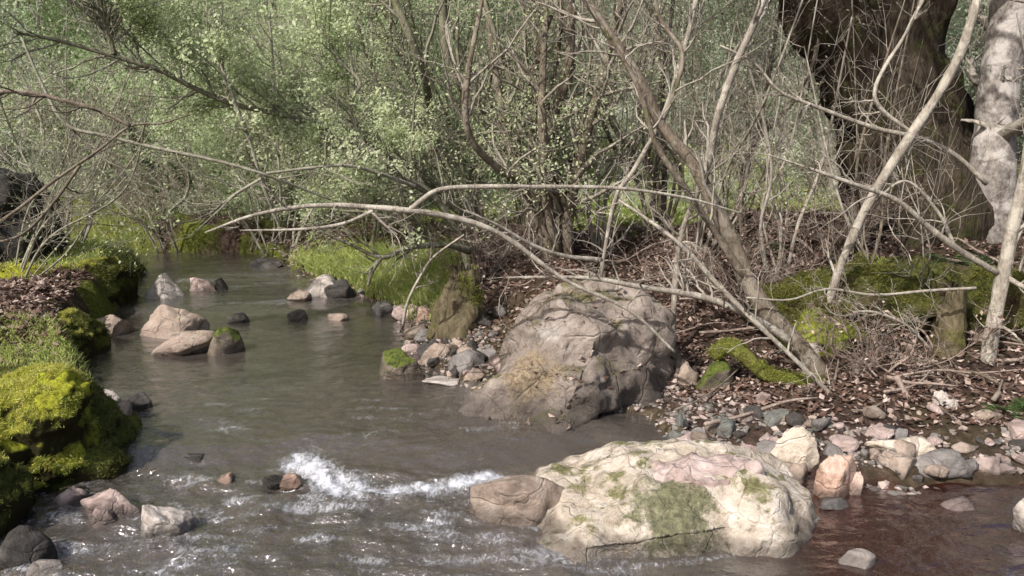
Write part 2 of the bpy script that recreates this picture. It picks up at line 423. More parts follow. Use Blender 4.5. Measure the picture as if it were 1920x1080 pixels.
M_barkdark = barkmat('dark mossy bark', (0.018, 0.014, 0.010), (0.125, 0.095, 0.068), furrow=0.09, moss=0.36, mossc=((0.025, 0.03, 0.009), (0.11, 0.11, 0.03)), sc=16, stretch=0.16)
M_bark = barkmat('grey brown bark', (0.075, 0.06, 0.045), (0.24, 0.195, 0.15), moss=0.15, sc=18, lichen=(0.27, 0.235, 0.19))
M_farbark = barkmat('hazed far bark', (0.20, 0.18, 0.15), (0.42, 0.39, 0.33), sc=18)  # bark colour lightened to carry the distance haze
M_barkol = barkmat('olive bark', (0.10, 0.096, 0.07), (0.28, 0.265, 0.19), moss=0.25, sc=18)
M_pale_b = barkmat('pale bark', (0.20, 0.175, 0.14), (0.46, 0.41, 0.35), sc=24, lichen=(0.52, 0.48, 0.41))
M_birch = barkmat('mottled pale bark', (0.11, 0.095, 0.085), (0.40, 0.36, 0.33), sc=13, stretch=0.6, lichen=(0.52, 0.48, 0.45))
M_log = barkmat('mossy log bark', (0.03, 0.024, 0.015), (0.10, 0.075, 0.045), moss=0.75, mossc=((0.018, 0.024, 0.006), (0.10, 0.105, 0.02)), sc=9, stretch=1)
M_stump = barkmat('stump wood', (0.045, 0.036, 0.022), (0.17, 0.14, 0.085), moss=0.25, mossc=((0.05, 0.05, 0.015), (0.18, 0.17, 0.05)), sc=12)
M_twig = barkmat('thin twig bark', (0.20, 0.175, 0.14), (0.46, 0.42, 0.36), sc=10)
M_twigf = barkmat('hazed far twig bark', (0.30, 0.28, 0.24), (0.60, 0.57, 0.50), sc=10)  # twig colour lightened to carry the distance haze
M_twigd = barkmat('dark twig bark', (0.15, 0.14, 0.105), (0.40, 0.38, 0.30), sc=10)
M_brush = barkmat('dead brushwood', (0.14, 0.10, 0.08), (0.42, 0.34, 0.29), sc=10)

# ground ---------------------------------------------------------------
m = M('ground soil moss and stream bed')
n1 = m.noise(14, 8, 0.7); n2 = m.noise(60, 5, 0.7); n3 = m.noise(3, 5, 0.6)
litter = m.ramp(n1, [(0.3, (0.018, 0.012, 0.009)), (0.5, (0.065, 0.043, 0.032)), (0.7, (0.18, 0.125, 0.10))])
litter = m.mix(m.ramp(n2, [(0.45, 0.0), (0.6, 0.5)]), litter, (0.05, 0.035, 0.03))
mossg = m.ramp(n2, [(0.33, (0.05, 0.065, 0.015)), (0.67, (0.20, 0.22, 0.04))])
col = m.mix(m.attr('moss'), litter, mossg)
meadow = m.ramp(m.noise(1.2, 6, 0.6), [(0.35, (0.26, 0.30, 0.10)), (0.65, (0.46, 0.52, 0.16))])
col = m.mix(m.attr('meadow'), col, meadow)
hillc = m.ramp(m.noise(0.9, 8, 0.7), [(0.35, (0.42, 0.45, 0.34)), (0.55, (0.56, 0.58, 0.47)), (0.7, (0.60, 0.56, 0.50))])
col = m.mix(m.attr('hill'), col, hillc)
bedc = m.ramp(n1, [(0.3, (0.030, 0.022, 0.014)), (0.5, (0.10, 0.075, 0.045)), (0.7, (0.22, 0.17, 0.12))])
bedr = m.ramp(n1, [(0.3, (0.018, 0.010, 0.008)), (0.5, (0.075, 0.038, 0.027)), (0.7, (0.17, 0.10, 0.075))])
bedc = m.mix(m.attr('red'), bedc, bedr)
vo = m.new('ShaderNodeTexVoronoi'); vo.inputs['Scale'].default_value = 11; m.link(m.pos(), vo.inputs['Vector'])
bedc = m.mix(0.55, bedc, m.mix(1.0, bedc, m.ramp(m.sep(vo.outputs['Color'])[0], [(0, 0.25), (1, 2.0)]), 'MULTIPLY'))
col = m.mix(m.attr('bed'), col, bedc)
M_ground = m.fin(col, 0.9, m.bump(m.math('ADD', n1, m.math('MULTIPLY', n2, 0.5)), 0.04, 0.9), 0.15)

# water ----------------------------------------------------------------
m = M('stream water')
m.n.remove(m.b)
v = m.scalev(m.pos(), (1.0, 1.6, 1))
w1 = m.noise(7, 4, 0.6, v, 0.6); w2 = m.noise(26, 3, 0.6, v, 0.3)
turb = m.attr('turb')
hgt = m.math('ADD', m.math('MULTIPLY', w1, 0.5), m.math('MULTIPLY', w2, 0.25))
bn = m.new('ShaderNodeBump'); m.link(hgt, bn.inputs['Height']); bn.inputs['Distance'].default_value = 0.05
m.link(m.math('ADD', m.math('MULTIPLY', turb, 0.85), 0.2), bn.inputs['Strength'])
nb = bn.outputs['Normal']
tr = m.new('ShaderNodeBsdfTransparent'); m.link(m.mix(m.attr('red'), (0.70, 0.63, 0.52), (0.66, 0.46, 0.38)), tr.inputs['Color'])
gl = m.new('ShaderNodeBsdfGlossy'); gl.inputs['Roughness'].default_value = 0.07; gl.inputs['Color'].default_value = (0.95, 0.96, 1.0, 1)
m.link(nb, gl.inputs['Normal'])
df = m.new('ShaderNodeBsdfDiffuse'); m.link(m.mix(m.attr('red'), (0.25, 0.215, 0.185), (0.10, 0.036, 0.025)), df.inputs['Color'])
fr = m.new('ShaderNodeFresnel'); fr.inputs['IOR'].default_value = 1.5; m.link(nb, fr.inputs['Normal'])
mx0 = m.new('ShaderNodeMixShader'); mx0.inputs[0].default_value = 0.28
m.link(tr.outputs[0], mx0.inputs[1]); m.link(df.outputs[0], mx0.inputs[2])
mx1 = m.new('ShaderNodeMixShader'); m.link(m.math('ADD', m.math('MULTIPLY', fr.outputs[0], 1.5), 0.05, True), mx1.inputs[0])
m.link(mx0.outputs[0], mx1.inputs[1]); m.link(gl.outputs[0], mx1.inputs[2])
fo = m.new('ShaderNodeBsdfDiffuse'); fo.inputs['Color'].default_value = (0.62, 0.64, 0.70, 1)
fv = m.scalev(m.pos(), (1.0, 0.55, 1))
fa = m.math('ADD', m.attr('foam'), m.math('MULTIPLY', m.math('SUBTRACT', m.noise(42, 9, 0.85, fv, 1.2), 0.5), 2.6))
fm = m.ramp(fa, [(0.36, 0.0), (0.62, 0.25), (1.0, 0.85)])
mx2 = m.new('ShaderNodeMixShader'); m.link(fm, mx2.inputs[0]); m.link(mx1.outputs[0], mx2.inputs[1]); m.link(fo.outputs[0], mx2.inputs[2])
m.link(mx2.outputs[0], m.out.inputs['Surface'])
M_water = m.m

# ---------------------------------------------------------------- ground and water sheets
def grid(xs, ys):
    X, Y = np.meshgrid(xs, ys); nx, ny = len(xs), len(ys)
    i = np.arange(ny - 1)[:, None] * nx + np.arange(nx - 1)[None]
    F = np.stack([i, i + 1, i + nx + 1, i + nx], -1).reshape(-1, 4)
    return X.ravel(), Y.ravel(), F

def addattr(o, name, vals):
    a = o.data.attributes.new(name, 'FLOAT', 'POINT'); a.data.foreach_set('value', np.asarray(vals, np.float32))

xs = np.concatenate([np.linspace(-60, -6, 50)[:-1], np.linspace(-6, -2.4, 90)[:-1], np.linspace(-2.4, 3.4, 300)[:-1], np.linspace(3.4, 7, 80)[:-1], np.linspace(7, 60, 50)])
ys = np.concatenate([np.linspace(-25, 1.6, 30)[:-1], np.linspace(1.6, 7.5, 330)[:-1], np.linspace(7.5, 14, 160)[:-1], np.linspace(14, 75, 90)])
X, Y, F = grid(xs, ys)
Z = ground(X, Y)
g = mk('ground', np.stack([X, Y, Z], 1), F, M_ground); tag(g, kind='structure')
sd = sdist(X, Y); L = leftness(X, Y)
addattr(g, 'bed', sstep(0.03, -0.03, sd + 0.03 * fbm(X * 8, Y * 8, 0, 3, 8)))
def redness(X, Y): return sstep(0.75, 1.15, X + 0.15 * fbm(X * 2, Y * 2, 0, 3, 4)) * sstep(4.2, 3.8, Y)
addattr(g, 'red', redness(X, Y))
nn = fbm(X * 2.2, Y * 2.2, 0, 4, 21)
moss = sstep(-0.1, 0.35, nn + 0.25 * L - 0.1) * (0.35 + 0.65 * np.maximum(L, sstep(6, 8, Y)))
litterzone = L * sstep(4.6, 4.9, Y) * sstep(6.2, 5.7, Y) * sstep(0.12, 0.35, sd)
moss = moss * (1 - 0.9 * litterzone) * (1 - 0.75 * (1 - L) * sstep(8.0, 6.5, Y))
moss = moss * np.where((L > .5) & (Y < 4.4), 0.25, 1)
addattr(g, 'moss', moss)
addattr(g, 'meadow', sstep(7.6, 9, Y) * sstep(16, 13, Y) * sstep(-1.2, 0.0, X + 0.4 * nn) * sstep(5.2, 4.2, X))
addattr(g, 'hill', sstep(13, 15, Y))

# foam curves in world space
def wline(pts, z=0.05): return np.array([atz(*p, z)[:2] for p in pts])
def cdist(x, y, pl):
    d = np.full(x.shape, 1e9)
    for a, b in zip(pl[:-1], pl[1:]):
        e = b - a; t = np.clip(((x - a[0]) * e[0] + (y - a[1]) * e[1]) / (e @ e), 0, 1)
        d = np.minimum(d, np.hypot(x - a[0] - t * e[0], y - a[1] - t * e[1]))
    return d
xs = np.concatenate([np.linspace(-14, -2, 40)[:-1], np.linspace(-2, 3, 430)[:-1], np.linspace(3, 14, 40)])
ys = np.concatenate([np.linspace(-6, 1.7, 20)[:-1], np.linspace(1.7, 4.4, 300)[:-1], np.linspace(4.4, 12, 200)])
X, Y, F = grid(xs, ys)
fo_main = np.exp(-(cdist(X, Y, wline([(600, 868), (622, 895), (670, 908), (760, 900), (860, 890), (925, 876)])) / 0.085) ** 2)
fo_main = np.maximum(fo_main, 1.0 * np.exp(-(cdist(X, Y, wline([(565, 852), (600, 866), (660, 892)])) / 0.11) ** 2))
str_n = fbm(X * 6 + 2 * Y, Y * 13, 0, 4, 40)
low = sstep(3.35, 3.15, Y) * sstep(0.75, 0.3, X)
fo_glint_low = low * (0.16 + 0.34 * np.clip(str_n, -1, 1) + 0.04) * sstep(1.2, 2.2, Y)  # foam streaks plus surface highlights painted in through the foam mask
edge = np.exp(-(cdist(X, Y, wline([(940, 1040), (1000, 1062), (1130, 1066), (1300, 1052), (1500, 1020)], 0)) / 0.03) ** 2) * 0.45
far = sstep(6.1, 6.4, Y) * sstep(8.6, 7.6, Y) * (0.16 + 0.28 * fbm(X * 3, Y * 7, 0, 3, 44)) * sstep(-0.9, -1.4, X)
mid = sstep(3.3, 3.6, Y) * sstep(5.0, 3.9, Y) * (0.10 + 0.25 * fbm(X * 5, Y * 14, 0, 4, 45)) * sstep(0.6, 0, X)
foam = np.clip(np.maximum.reduce([fo_main * (0.88 + 0.25 * fbm(X * 20, Y * 14, 0, 3, 60)), fo_glint_low, edge, far, mid]), 0, 1)
turb = np.clip(0.1 + 0.8 * low + 0.5 * sstep(6.0, 6.3, Y) + 0.3 * mid + fo_main * 0.5 + 0.35 * sstep(5.4, 3.6, Y) * sstep(0.8, .3, X), 0, 1)
wz = wlevel(X, Y) + turb * 0.016 * fbm(X * 6, Y * 9, 0, 4, 50) + fo_main * (0.006 + 0.012 * fbm(X * 30, Y * 30, 0, 4, 51)) + 0.003 * fbm(X * 9, Y * 20, 0, 2, 52)
w = mk('water', np.stack([X, Y, wz], 1), F, M_water); tag(w, kind='structure')
addattr(w, 'foam', foam); addattr(w, 'turb', turb); addattr(w, 'red', redness(X, Y))

# ---------------------------------------------------------------- stones
def stone_shape(seed, sub=4, clips=12, rough=0.10):
    rg = np.random.default_rng(seed); V, F = ico(sub); V = V.copy()
    for _ in range(clips):
        n = unit(rg.normal(size=3) * np.array([1, 1, 0.8])); dd = 0.42 + 0.45 * rg.random()
        k = V @ n; V = V - np.where(k > dd, (k - dd) * 0.93, 0)[:, None] * n
    o = rg.random(3) * 50
    q = V * 1.6 + o; r = fbm(q[:, 0], q[:, 1], q[:, 2], 3, 3)
    q2 = V * 6 + o; r2 = fbm(q2[:, 0], q2[:, 1], q2[:, 2], 3, 4)
    q3 = V * np.array([2, 2, 7]) + o; r3 = np.abs(fbm(q3[:, 0], q3[:, 1], q3[:, 2], 2, 5))
    V = V * (1 + rough * r + rough * 0.3 * r2 - rough * 0.5 * r3)[:, None]
    V = V / np.abs(V).max(0)
    return V, F

def surf(x, y): return float(max(ground(x, y), wlevel(x, y)))

SC = [100]
def stone(x0, x1, yt, yb, mat, label, name='stone', depth=0.42, sub=4, rot=None, group=None, lift=0.0, clips=12, rough=.10, zb=None, cat='rock'):
    SC[0] += 1; seed = SC[0]; rg = np.random.default_rng(seed)
    fpt = hit((x0 + x1) / 2, yb) if zb is None else atz((x0 + x1) / 2, yb, zb)
    zg = surf(fpt[0], fpt[1]) if zb is None else zb
    hw = (x1 - x0) / 2 / FPX * fpt[1] * 1.02
    sy = hw * depth * 2
    cy = fpt[1] + sy * 0.85
    c = at((x0 + x1) / 2, yb, cy)
    a, b = at(x0, yb, cy), at(x1, yb, cy); hw = (b[0] - a[0]) / 2
    ztop = max(at((x0 + x1) / 2, yt, cy + sy * 0.2)[2], zg + hw * 0.25)
    hz = ztop - zg
    V, F = stone_shape(seed, sub, clips, rough)
    V = V.copy(); V[:, 2] = np.where(V[:, 2] < 0, V[:, 2] * 0.7, V[:, 2])
    base = np.array([c[0], cy, zg + lift])
    V = V * np.array([hw, sy, max(hz, 0.02)]) + base
    o = mk(name, V, F, mat if not isinstance(mat, str) else STONES[mat], loc=base)
    tag(o, label, cat, group)
    return o

def hrock(name, outline, Yc, dy, zb, mat, seed, label=None, cat=None, sub=6, pw=0.75, amp=0.03, fr=3.0, lean=0.0, parent=None, fine=0.25, facet=0.0, cuts=(), under=None):
    """a rock whose skyline follows the photo outline at depth Yc"""
    W = np.array([at(px, py, Yc) for px, py in outline])
    x0, x1 = W[0, 0], W[-1, 0]; cx, hw = (x0 + x1) / 2, (x1 - x0) / 2
    V, F = ico(sub); a = V[:, 0]
    h = np.interp(cx + a * hw, W[:, 0], W[:, 2]) - zb
    s = np.sqrt(np.maximum(1 - a * a, 1e-6)); c = V[:, 2] / s
    b = np.sign(V[:, 1]) * (np.abs(V[:, 1]) / s) ** 1.0 * (1 - np.abs(a) ** 3.5) ** 0.5
    z = np.where(c > 0, np.abs(c) ** pw * h, c * 0.18)
    y = Yc + dy * b + lean * z
    P = np.stack([cx + a * hw, y, zb + z], 1)
    for nv, fr_ in cuts:
        nv = unit(np.array(nv, float)); k = P @ nv; mid = np.array([cx, Yc, zb]) @ nv; lim = mid + (k.max() - mid) * fr_
        lim = lim + 0.012 * fbm(P[:, 0] * 5, P[:, 1] * 5, P[:, 2] * 5, 3, seed + 40)
        P = P - np.where(k > lim, (k - lim) * 0.93, 0)[:, None] * nv
    if under: P[:, 1] += np.maximum(0, under[0] - P[:, 2]) * under[1] * sstep(under[2], under[3], P[:, 0]) * (P[:, 1] < Yc)
    N = normals(P, F)
    q = P * fr
    d = amp * fbm(q[:, 0], q[:, 1], q[:, 2] * 1.6, 5, seed) - amp * 0.9 * np.abs(fbm(q[:, 0] * .8 + 7, q[:, 1] * .8, q[:, 2] * 2.0, 3, seed + 5))
    rgf = np.random.default_rng(seed + 70); nc = 34
    ctr = P[rgf.integers(0, len(P), nc)]; gr = rgf.normal(size=(nc, 3)) * facet; of = rgf.normal(size=nc) * amp * 0.35
    dd2 = np.linalg.norm(P[:, None, :] - ctr[None], axis=2) / hw; wt = np.exp(-(dd2 - dd2.min(1, keepdims=True)) * 42); wt /= wt.sum(1, keepdims=True)
    d = d + (wt * (np.einsum('vcj,cj->vc', P[:, None, :] - ctr[None], gr) + of)).sum(1)
    q = P * fr * 9
    d = d + amp * fine * fbm(q[:, 0], q[:, 1], q[:, 2], 3, seed + 9)
    P = P + N * d[:, None]
    base = np.array([cx, Yc, zb])
    o = mk(name, P, F, mat, loc=base if parent is None else None, parent=parent)
    if label: tag(o, label, cat)
    return o, P, normals(P, F)

def place_patch(mat, i, P, px, py):
    q = P - CAM; yy = q[:, 1] * CP - q[:, 2] * SP; u = 960 + FPX * q[:, 0] / yy; v_ = 540 - FPX * (q[:, 1] * SP + q[:, 2] * CP) / yy
    k = np.nonzero((np.hypot(u - px, v_ - py) < 14))[0]; b = k[np.argmin(P[k, 1])]
    mat.node_tree.nodes['patch%d' % i].inputs[1].default_value = tuple(float(c) for c in P[b])
# big boulder by the right shore
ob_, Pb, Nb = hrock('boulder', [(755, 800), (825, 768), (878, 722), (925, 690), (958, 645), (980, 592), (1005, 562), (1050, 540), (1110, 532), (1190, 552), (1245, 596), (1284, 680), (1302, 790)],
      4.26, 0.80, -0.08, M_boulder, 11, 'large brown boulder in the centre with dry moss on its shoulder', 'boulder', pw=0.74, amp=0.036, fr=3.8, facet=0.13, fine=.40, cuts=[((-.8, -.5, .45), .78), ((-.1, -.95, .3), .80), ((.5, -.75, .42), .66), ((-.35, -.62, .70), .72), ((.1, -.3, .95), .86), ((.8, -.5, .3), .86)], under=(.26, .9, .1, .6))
place_patch(M_boulder, 0, Pb, 1015, 615); place_patch(M_boulder, 1, Pb, 985, 700)
rgb_ = np.random.default_rng(900)
kb = np.nonzero((Nb[:, 2] > 0.25) & (fbm(Pb[:, 0] * 5, Pb[:, 1] * 5, Pb[:, 2] * 5, 3, 90) + 0.9 * (Nb[:, 2] - .6) - .9 * (Pb[:, 0] - .1) > 0.25))[0]
ib = kb[rgb_.integers(0, len(kb), 9000)]; cb = Pb[ib] + rgb_.normal(size=(9000, 3)) * .008
db = unit(Nb[ib] + rgb_.normal(size=(9000, 3)) * .9); ub = unit(np.cross(db, rgb_.normal(size=(9000, 3)))) * .0022; sb = (.008 + .014 * rgb_.random(9000))[:, None]
tag(mk('dry_moss', np.stack([cb - ub, cb + ub, cb + db * sb], 1).reshape(-1, 3), np.arange(27000).reshape(-1, 3), leafmat('dry brown moss', [(0.13, 0.09, 0.05), (0.30, 0.23, 0.14), (0.42, 0.34, 0.22), (0.20, 0.18, 0.08)], .3), parent=ob_, smooth=False), kind='stuff')
kb = np.nonzero(Nb[:, 2] > 0.5)[0]; cb = Pb[kb[rgb_.integers(0, len(kb), 260)]] + np.array([0, 0, .008])
V, F = leafset(cb, .034, rgb_, flat=.6, aspect=.65); tag(mk('leaf_litter', V, F, M_litter, smooth=False), 'dead leaves caught on top of the large boulder', 'leaf litter', kind='stuff')
# foreground rock
M_fg = rockmat('cream moss stained rock', (0.22, 0.165, 0.12), (0.50, 0.42, 0.34), (0.74, 0.69, 0.62), moss=0.32, mossc=((0.10, 0.095, 0.04), (0.30, 0.28, 0.14)),
               stain=(0.20, 0.16, 0.10), sc=9, crk=0.0, wet=0.035, patch=[(0.25, (0.04, 0.045, 0.018), (0.20, 0.20, 0.10))])
_, Pf, _ = hrock('foreground_rock', [(840, 1070), (895, 1020), (960, 968), (1010, 938), (1060, 905), (1120, 885), (1200, 875), (1300, 868), (1400, 870), (1470, 888), (1515, 915), (1548, 975), (1565, 1035)],
      2.93, 0.44, -0.06, M_fg, 23, 'cream white rock in the foreground stream with a dark green moss patch', 'rock', pw=0.6, amp=0.026, fr=4.0, facet=0.12, fine=.34, cuts=[((0, -.45, .9), .88), ((-.5, -.7, .6), .9), ((.55, -.65, .5), .84), ((.1, -.9, .35), .84)])
place_patch(M_fg, 0, Pf, 1265, 950)
stone(852, 1070, 855, 985, 'tan', 'reddish tan rock left of the cream foreground rock', 'rock', depth=0.36, sub=5)
S = stone
hrock('rock_slab', [(1190, 925), (1215, 893), (1250, 872), (1310, 862), (1375, 858), (1420, 868), (1445, 893), (1452, 925)], 2.84, 0.10, float(at(1300, 896, 2.84)[2]), M_pink, 29, 'flat pink slab lying on top of the cream foreground rock', 'rock', sub=5, pw=.4, amp=.02, fr=5, facet=.2, cuts=[((0, -.3, .95), .7), ((-.6, -.6, .5), .8), ((.3, -.9, .2), .8)])
S(1432, 1545, 793, 888, 'cream', 'upright cream coloured block behind the orange stone', depth=0.38, sub=5)
S(1505, 1605, 848, 940, 'orange', 'rounded orange pink stone right of the cream foreground rock', depth=0.4, sub=5)
S(1575, 1622, 868, 930, 'orange', 'small orange stone tucked behind the rounded orange pink stone')
S(1458, 1522, 864, 910, 'tan', 'small greyish stone wedged between the cream rock and the orange stone')
S(1528, 1600, 928, 958, 'grey', 'blue grey stone at the waterline under the rounded orange stone')
S(1430, 1482, 760, 800, 'green', 'oval grey stone tilted above the cream block')
S(1618, 1782, 808, 858, 'cream', 'long pale slab on the gravel bar right of the cream block', 'rock_slab', depth=0.25, sub=5)
S(1685, 1830, 838, 900, 'grey', 'dark grey flat rock at the waterline below the long pale slab', depth=0.3, sub=5)
S(1640, 1722, 838, 895, 'tan', 'brown stone between the orange stones and the dark grey flat rock')
S(1808, 1888, 850, 892, 'pink', 'pale pink stone at the waterline near the right edge')
S(1735, 1800, 730, 768, 'pale', 'pale stone on the leafy bank left of the thin pale trunk')
S(1374, 1432, 822, 868, 'pink', 'pink stone left of the cream block')
S(1236, 1302, 788, 836, 'green', 'greenish grey stone at the foot of the bank right of the large boulder')
S(1330, 1384, 782, 826, 'green', 'flat topped greenish stone between the large boulder and the cream block')
S(1262, 1292, 762, 800, 'green', 'small upright dark green stone under the right edge of the boulder')
S(1290, 1335, 800, 832, 'grey', 'grey chip of stone among the greenish stones')
S(1180, 1260, 842, 872, 'pink', 'low pinkish rock just behind the cream foreground rock')
S(1050, 1160, 845, 885, 'tan', 'low wet brown rock behind the left end of the cream foreground rock', depth=0.3)
S(1414, 1446, 726, 762, 'pink', 'pale pink stone below the mossy curved root')
S(1492, 1550, 632, 668, 'pale', 'pale round stone beside the leaning grey tree')
S(1590, 1630, 672, 705, 'pink', 'pinkish stone on the dark bank right of the leaning grey tree')
S(1248, 1312, 668, 728, 'tan', 'narrow brown stone pressed against the right side of the large boulder', depth=.4)
S(1296, 1385, 672, 735, 'moss', 'mossy lump of rock under the curved mossy root')
# left group
S(150, 272, 912, 978, 'pink', 'pink slab with dark right end by the left bank', 'rock_slab', depth=0.32, sub=5)
S(160, 234, 942, 992, 'pink', 'round reddish stone in front of the pink slab')
S(88, 168, 912, 958, 'pink', 'reddish stone touching the foot of the mossy bank')
S(270, 366, 942, 1012, 'pale', 'white speckled block right of the pink stones in the stream', sub=5)
S(5, 112, 985, 1075, 'dark', 'dark smooth rock in the bottom left corner')
S(55, 125, 1048, 1085, 'pale', 'pale stone at the bottom left edge of the picture')
S(400, 452, 880, 912, 'orange', 'low orange stone in the water left of the white water')
S(528, 572, 886, 914, 'orange', 'orange half of the split stone at the lip of the white water')
S(484, 540, 884, 916, 'dark', 'dark half of the split stone at the lip of the white water')
S(340, 402, 849, 868, 'dark', 'small dark rock barely breaking the surface left of the white water')
S(224, 292, 734, 774, 'dark', 'dark mossy stone just off the left bank')
S(180, 234, 728, 770, 'pale', 'pale stone on the crest of the mossy bank')
S(200, 250, 742, 805, 'tan', 'brown stone at the edge of the mossy bank')
S(272, 430, 602, 668, 'tan', 'wide tan rock sloping into the pool, upper left of the stream', depth=0.42, sub=5)
S(375, 458, 610, 668, 'moss', 'mossy end piece on the right of the wide tan rock')
S(176, 254, 574, 632, 'tan', 'rounded tan rock against the left bank')
S(236, 392, 566, 636, 'tan', 'long pinkish brown rock beyond the wide tan rock', depth=0.32, sub=5)
S(272, 356, 510, 562, 'pale', 'pale square rock far upstream near the left bank')
S(348, 412, 515, 548, 'pink', 'reddish rock right of the pale square rock')
S(400, 432, 520, 545, 'dark', 'small dark red stone upstream beside the reddish rock')
S(424, 470, 584, 607, 'dark', 'small black stone in the riffle')
S(534, 582, 574, 602, 'dark', 'dark pointed stone in the middle of the riffle')
S(565, 640, 512, 560, 'pale', 'pinkish white rock upstream on the right side of the stream')
S(610, 680, 516, 560, 'dark', 'dark red rock next to the pinkish white rock')
S(540, 592, 540, 564, 'tan', 'flat stone left of the pinkish white rock')
S(610, 656, 578, 603, 'tan', 'small tan stone at the right end of the riffle')
S(702, 802, 652, 718, 'moss', 'mossy stone standing in the pool left of the large boulder', sub=5)
S(793, 866, 704, 724, 'pale', 'flat pale stone at the waterline beside the mossy stone')
S(780, 850, 640, 682, 'tan', 'flat brown stone on the shore behind the mossy stone', depth=0.3)
S(840, 915, 655, 700, 'grey', 'grey flat stone on the shore left of the large boulder', depth=0.3)
S(690, 742, 562, 592, 'grey', 'grey stone at the shoreline below the grassy tuft')
S(735, 790, 568, 600, 'pink', 'pinkish stone on the shoreline left of the mossy stump')
S(775, 812, 572, 604, 'orange', 'orange stone on the shoreline touching the mossy stump')
S(1895, 1960, 928, 1005, 'pale', 'pale rock cut by the right edge of the picture')
S(1570, 1645, 1030, 1068, 'pale', 'white topped stone just under the water at the bottom right', rough=.06)
S(470, 545, 478, 503, 'dark', 'dark red root covered rock where the stream bends away')
hrock('boulder', [(-150, 470), (-120, 370), (-60, 328), (0, 318), (50, 330), (82, 355), (96, 400), (104, 470)], 6.5, 0.45, 0.42, M_black, 31, 'black boulder on the left bank behind bare twigs', 'boulder', sub=5, pw=.6, amp=.07, fr=3.5, facet=.2, fine=.4, cuts=[((0, -.9, .4), .8), ((.7, -.6, .3), .8)])

# scattered pebbles: bar, shore, stream bed
def pebbles(n, region, lab, mats, smin, smax, grp, seed, sink=0.3, sub=2):
    rg = np.random.default_rng(seed); protos = {}
    for i in range(n):
        px, py = region(rg)
        p = hit(px, py); s = smin + (smax - smin) * rg.random() ** 2
        mt = mats[rg.integers(len(mats))]; key = (mt, int(rg.integers(3)))
        if key not in protos:
            V, F = stone_shape(seed * 31 + len(protos), 3, 9, 0.12)
            o = mk('pebble', V * np.array([1, .8, .6]), F, STONES[mt], loc=(0, 0, 0)); protos[key] = o
        else:
            o = protos[key].copy(); COL.objects.link(o)
        o.location = (p[0], p[1], float(ground(p[0], p[1])) + s * 0.25)
        o.scale = (s, s * (0.7 + .5 * rg.random()), s * (0.7 + .5 * rg.random())); o.rotation_euler = (rg.normal() * .25, rg.normal() * .25, rg.random() * 6.28)
        tag(o, lab, 'pebble', grp)
pebbles(92, lambda r: (1240 + 680 * r.random(), 770 + 135 * r.random()), 'loose pebble on the gravel bar by the right shore', ['pink', 'grey', 'tan', 'pink', 'dark', 'tan', 'grey'], 0.02, 0.075, 'pebbles on the right gravel bar', 301)
pebbles(82, lambda r: (690 + 250 * r.random(), 575 + 140 * r.random()), 'small stone on the muddy shore left of the large boulder', ['pink', 'grey', 'tan', 'dark'], 0.025, 0.10, 'small stones on the muddy shore', 302)
pebbles(50, lambda r: (lambda a: (555 + 135 * r.random(), 510 + 50 * r.random()) if a < .5 else ((262 + 60 * r.random(), 505 + 60 * r.random()) if a < .75 else (330 + 230 * r.random(), 476 + 16 * r.random())))(r.random()), 'small stone in the shallow riffle far upstream', ['pink', 'grey', 'tan', 'dark', 'pale'], 0.03, 0.08, 'stones in the upstream riffle', 303)
pebbles(34, lambda r: (300 + 600 * r.random(), 920 + 170 * r.random()), 'submerged stone on the bed of the foreground stream', ['pink', 'grey', 'tan', 'orange', 'dark'], 0.03, 0.10, 'stones on the stream bed in front', 304)
pebbles(26, lambda r: (1530 + 400 * r.random(), 915 + 170 * r.random()), 'submerged stone in the red brown pool at bottom right', ['pink', 'orange', 'tan', 'dark'], 0.03, 0.11, 'stones in the red brown pool', 305)
pebbles(12, lambda r: (60 + 150 * r.random(), 915 + 50 * r.random()), 'small stone at the foot of the left mossy bank', ['pink', 'grey', 'dark', 'pale'], 0.015, 0.05, 'stones at the foot of the left bank', 306)

def gravel(n, region, mat, label, seed, smin=.006, smax=.022):
    rg = np.random.default_rng(seed); c = region(rg, n); n = len(c); V, F = ico(1); V = V.copy()
    sc = (smin + (smax - smin) * rg.random(n) ** 2)[:, None, None] * (0.5 + .7 * rg.random((n, 1, 3)))
    P = V[None] * (1 + .25 * rg.normal(size=(n, len(V), 1))) * sc * np.array([1.2, 1.0, .7]); a = rg.random(n) * 6.28; ca, sa = np.cos(a)[:, None], np.sin(a)[:, None]
    P = np.stack([P[..., 0] * ca - P[..., 1] * sa, P[..., 0] * sa + P[..., 1] * ca, P[..., 2]], -1) + c[:, None, :]
    FF = (F[None] + (np.arange(n) * len(V))[:, None, None]).reshape(-1, 3)
    tag(mk('gravel', P.reshape(-1, 3), FF, mat, smooth=False), label, 'gravel', kind='stuff')
def greg(x0, x1, y0, y1, dmin, dmax, right=True):
    def f(rg, n):
        x = x0 + (x1 - x0) * rg.random(n); y = y0 + (y1 - y0) * rg.random(n); d = sdist(x, y); L_ = leftness(x, y)
        k = (d > dmin) & (d < dmax) & ((L_ < .5) if right else (L_ > .5)) & (fbm(x * 5, y * 5, 0, 3, 66) > -.45); x, y = x[k], y[k]; return np.stack([x, y, ground(x, y) + .002], 1)
    return f
M_gravel = leafmat('mixed gravel', [(0.05, 0.045, 0.04), (0.16, 0.13, 0.115), (0.30, 0.24, 0.215), (0.10, 0.105, 0.095), (0.46, 0.38, 0.34), (0.22, 0.20, 0.19)], 0.0)
gravel(34000, greg(-.9, 5, 3.2, 6.6, -0.10, 0.42), M_gravel, 'grey and pinkish gravel along the right shore', 951)
gravel(16000, greg(-3.2, 1.5, 6.2, 10, -0.08, 0.35), M_gravel, 'gravel along the upstream shore', 952, .01, .035)
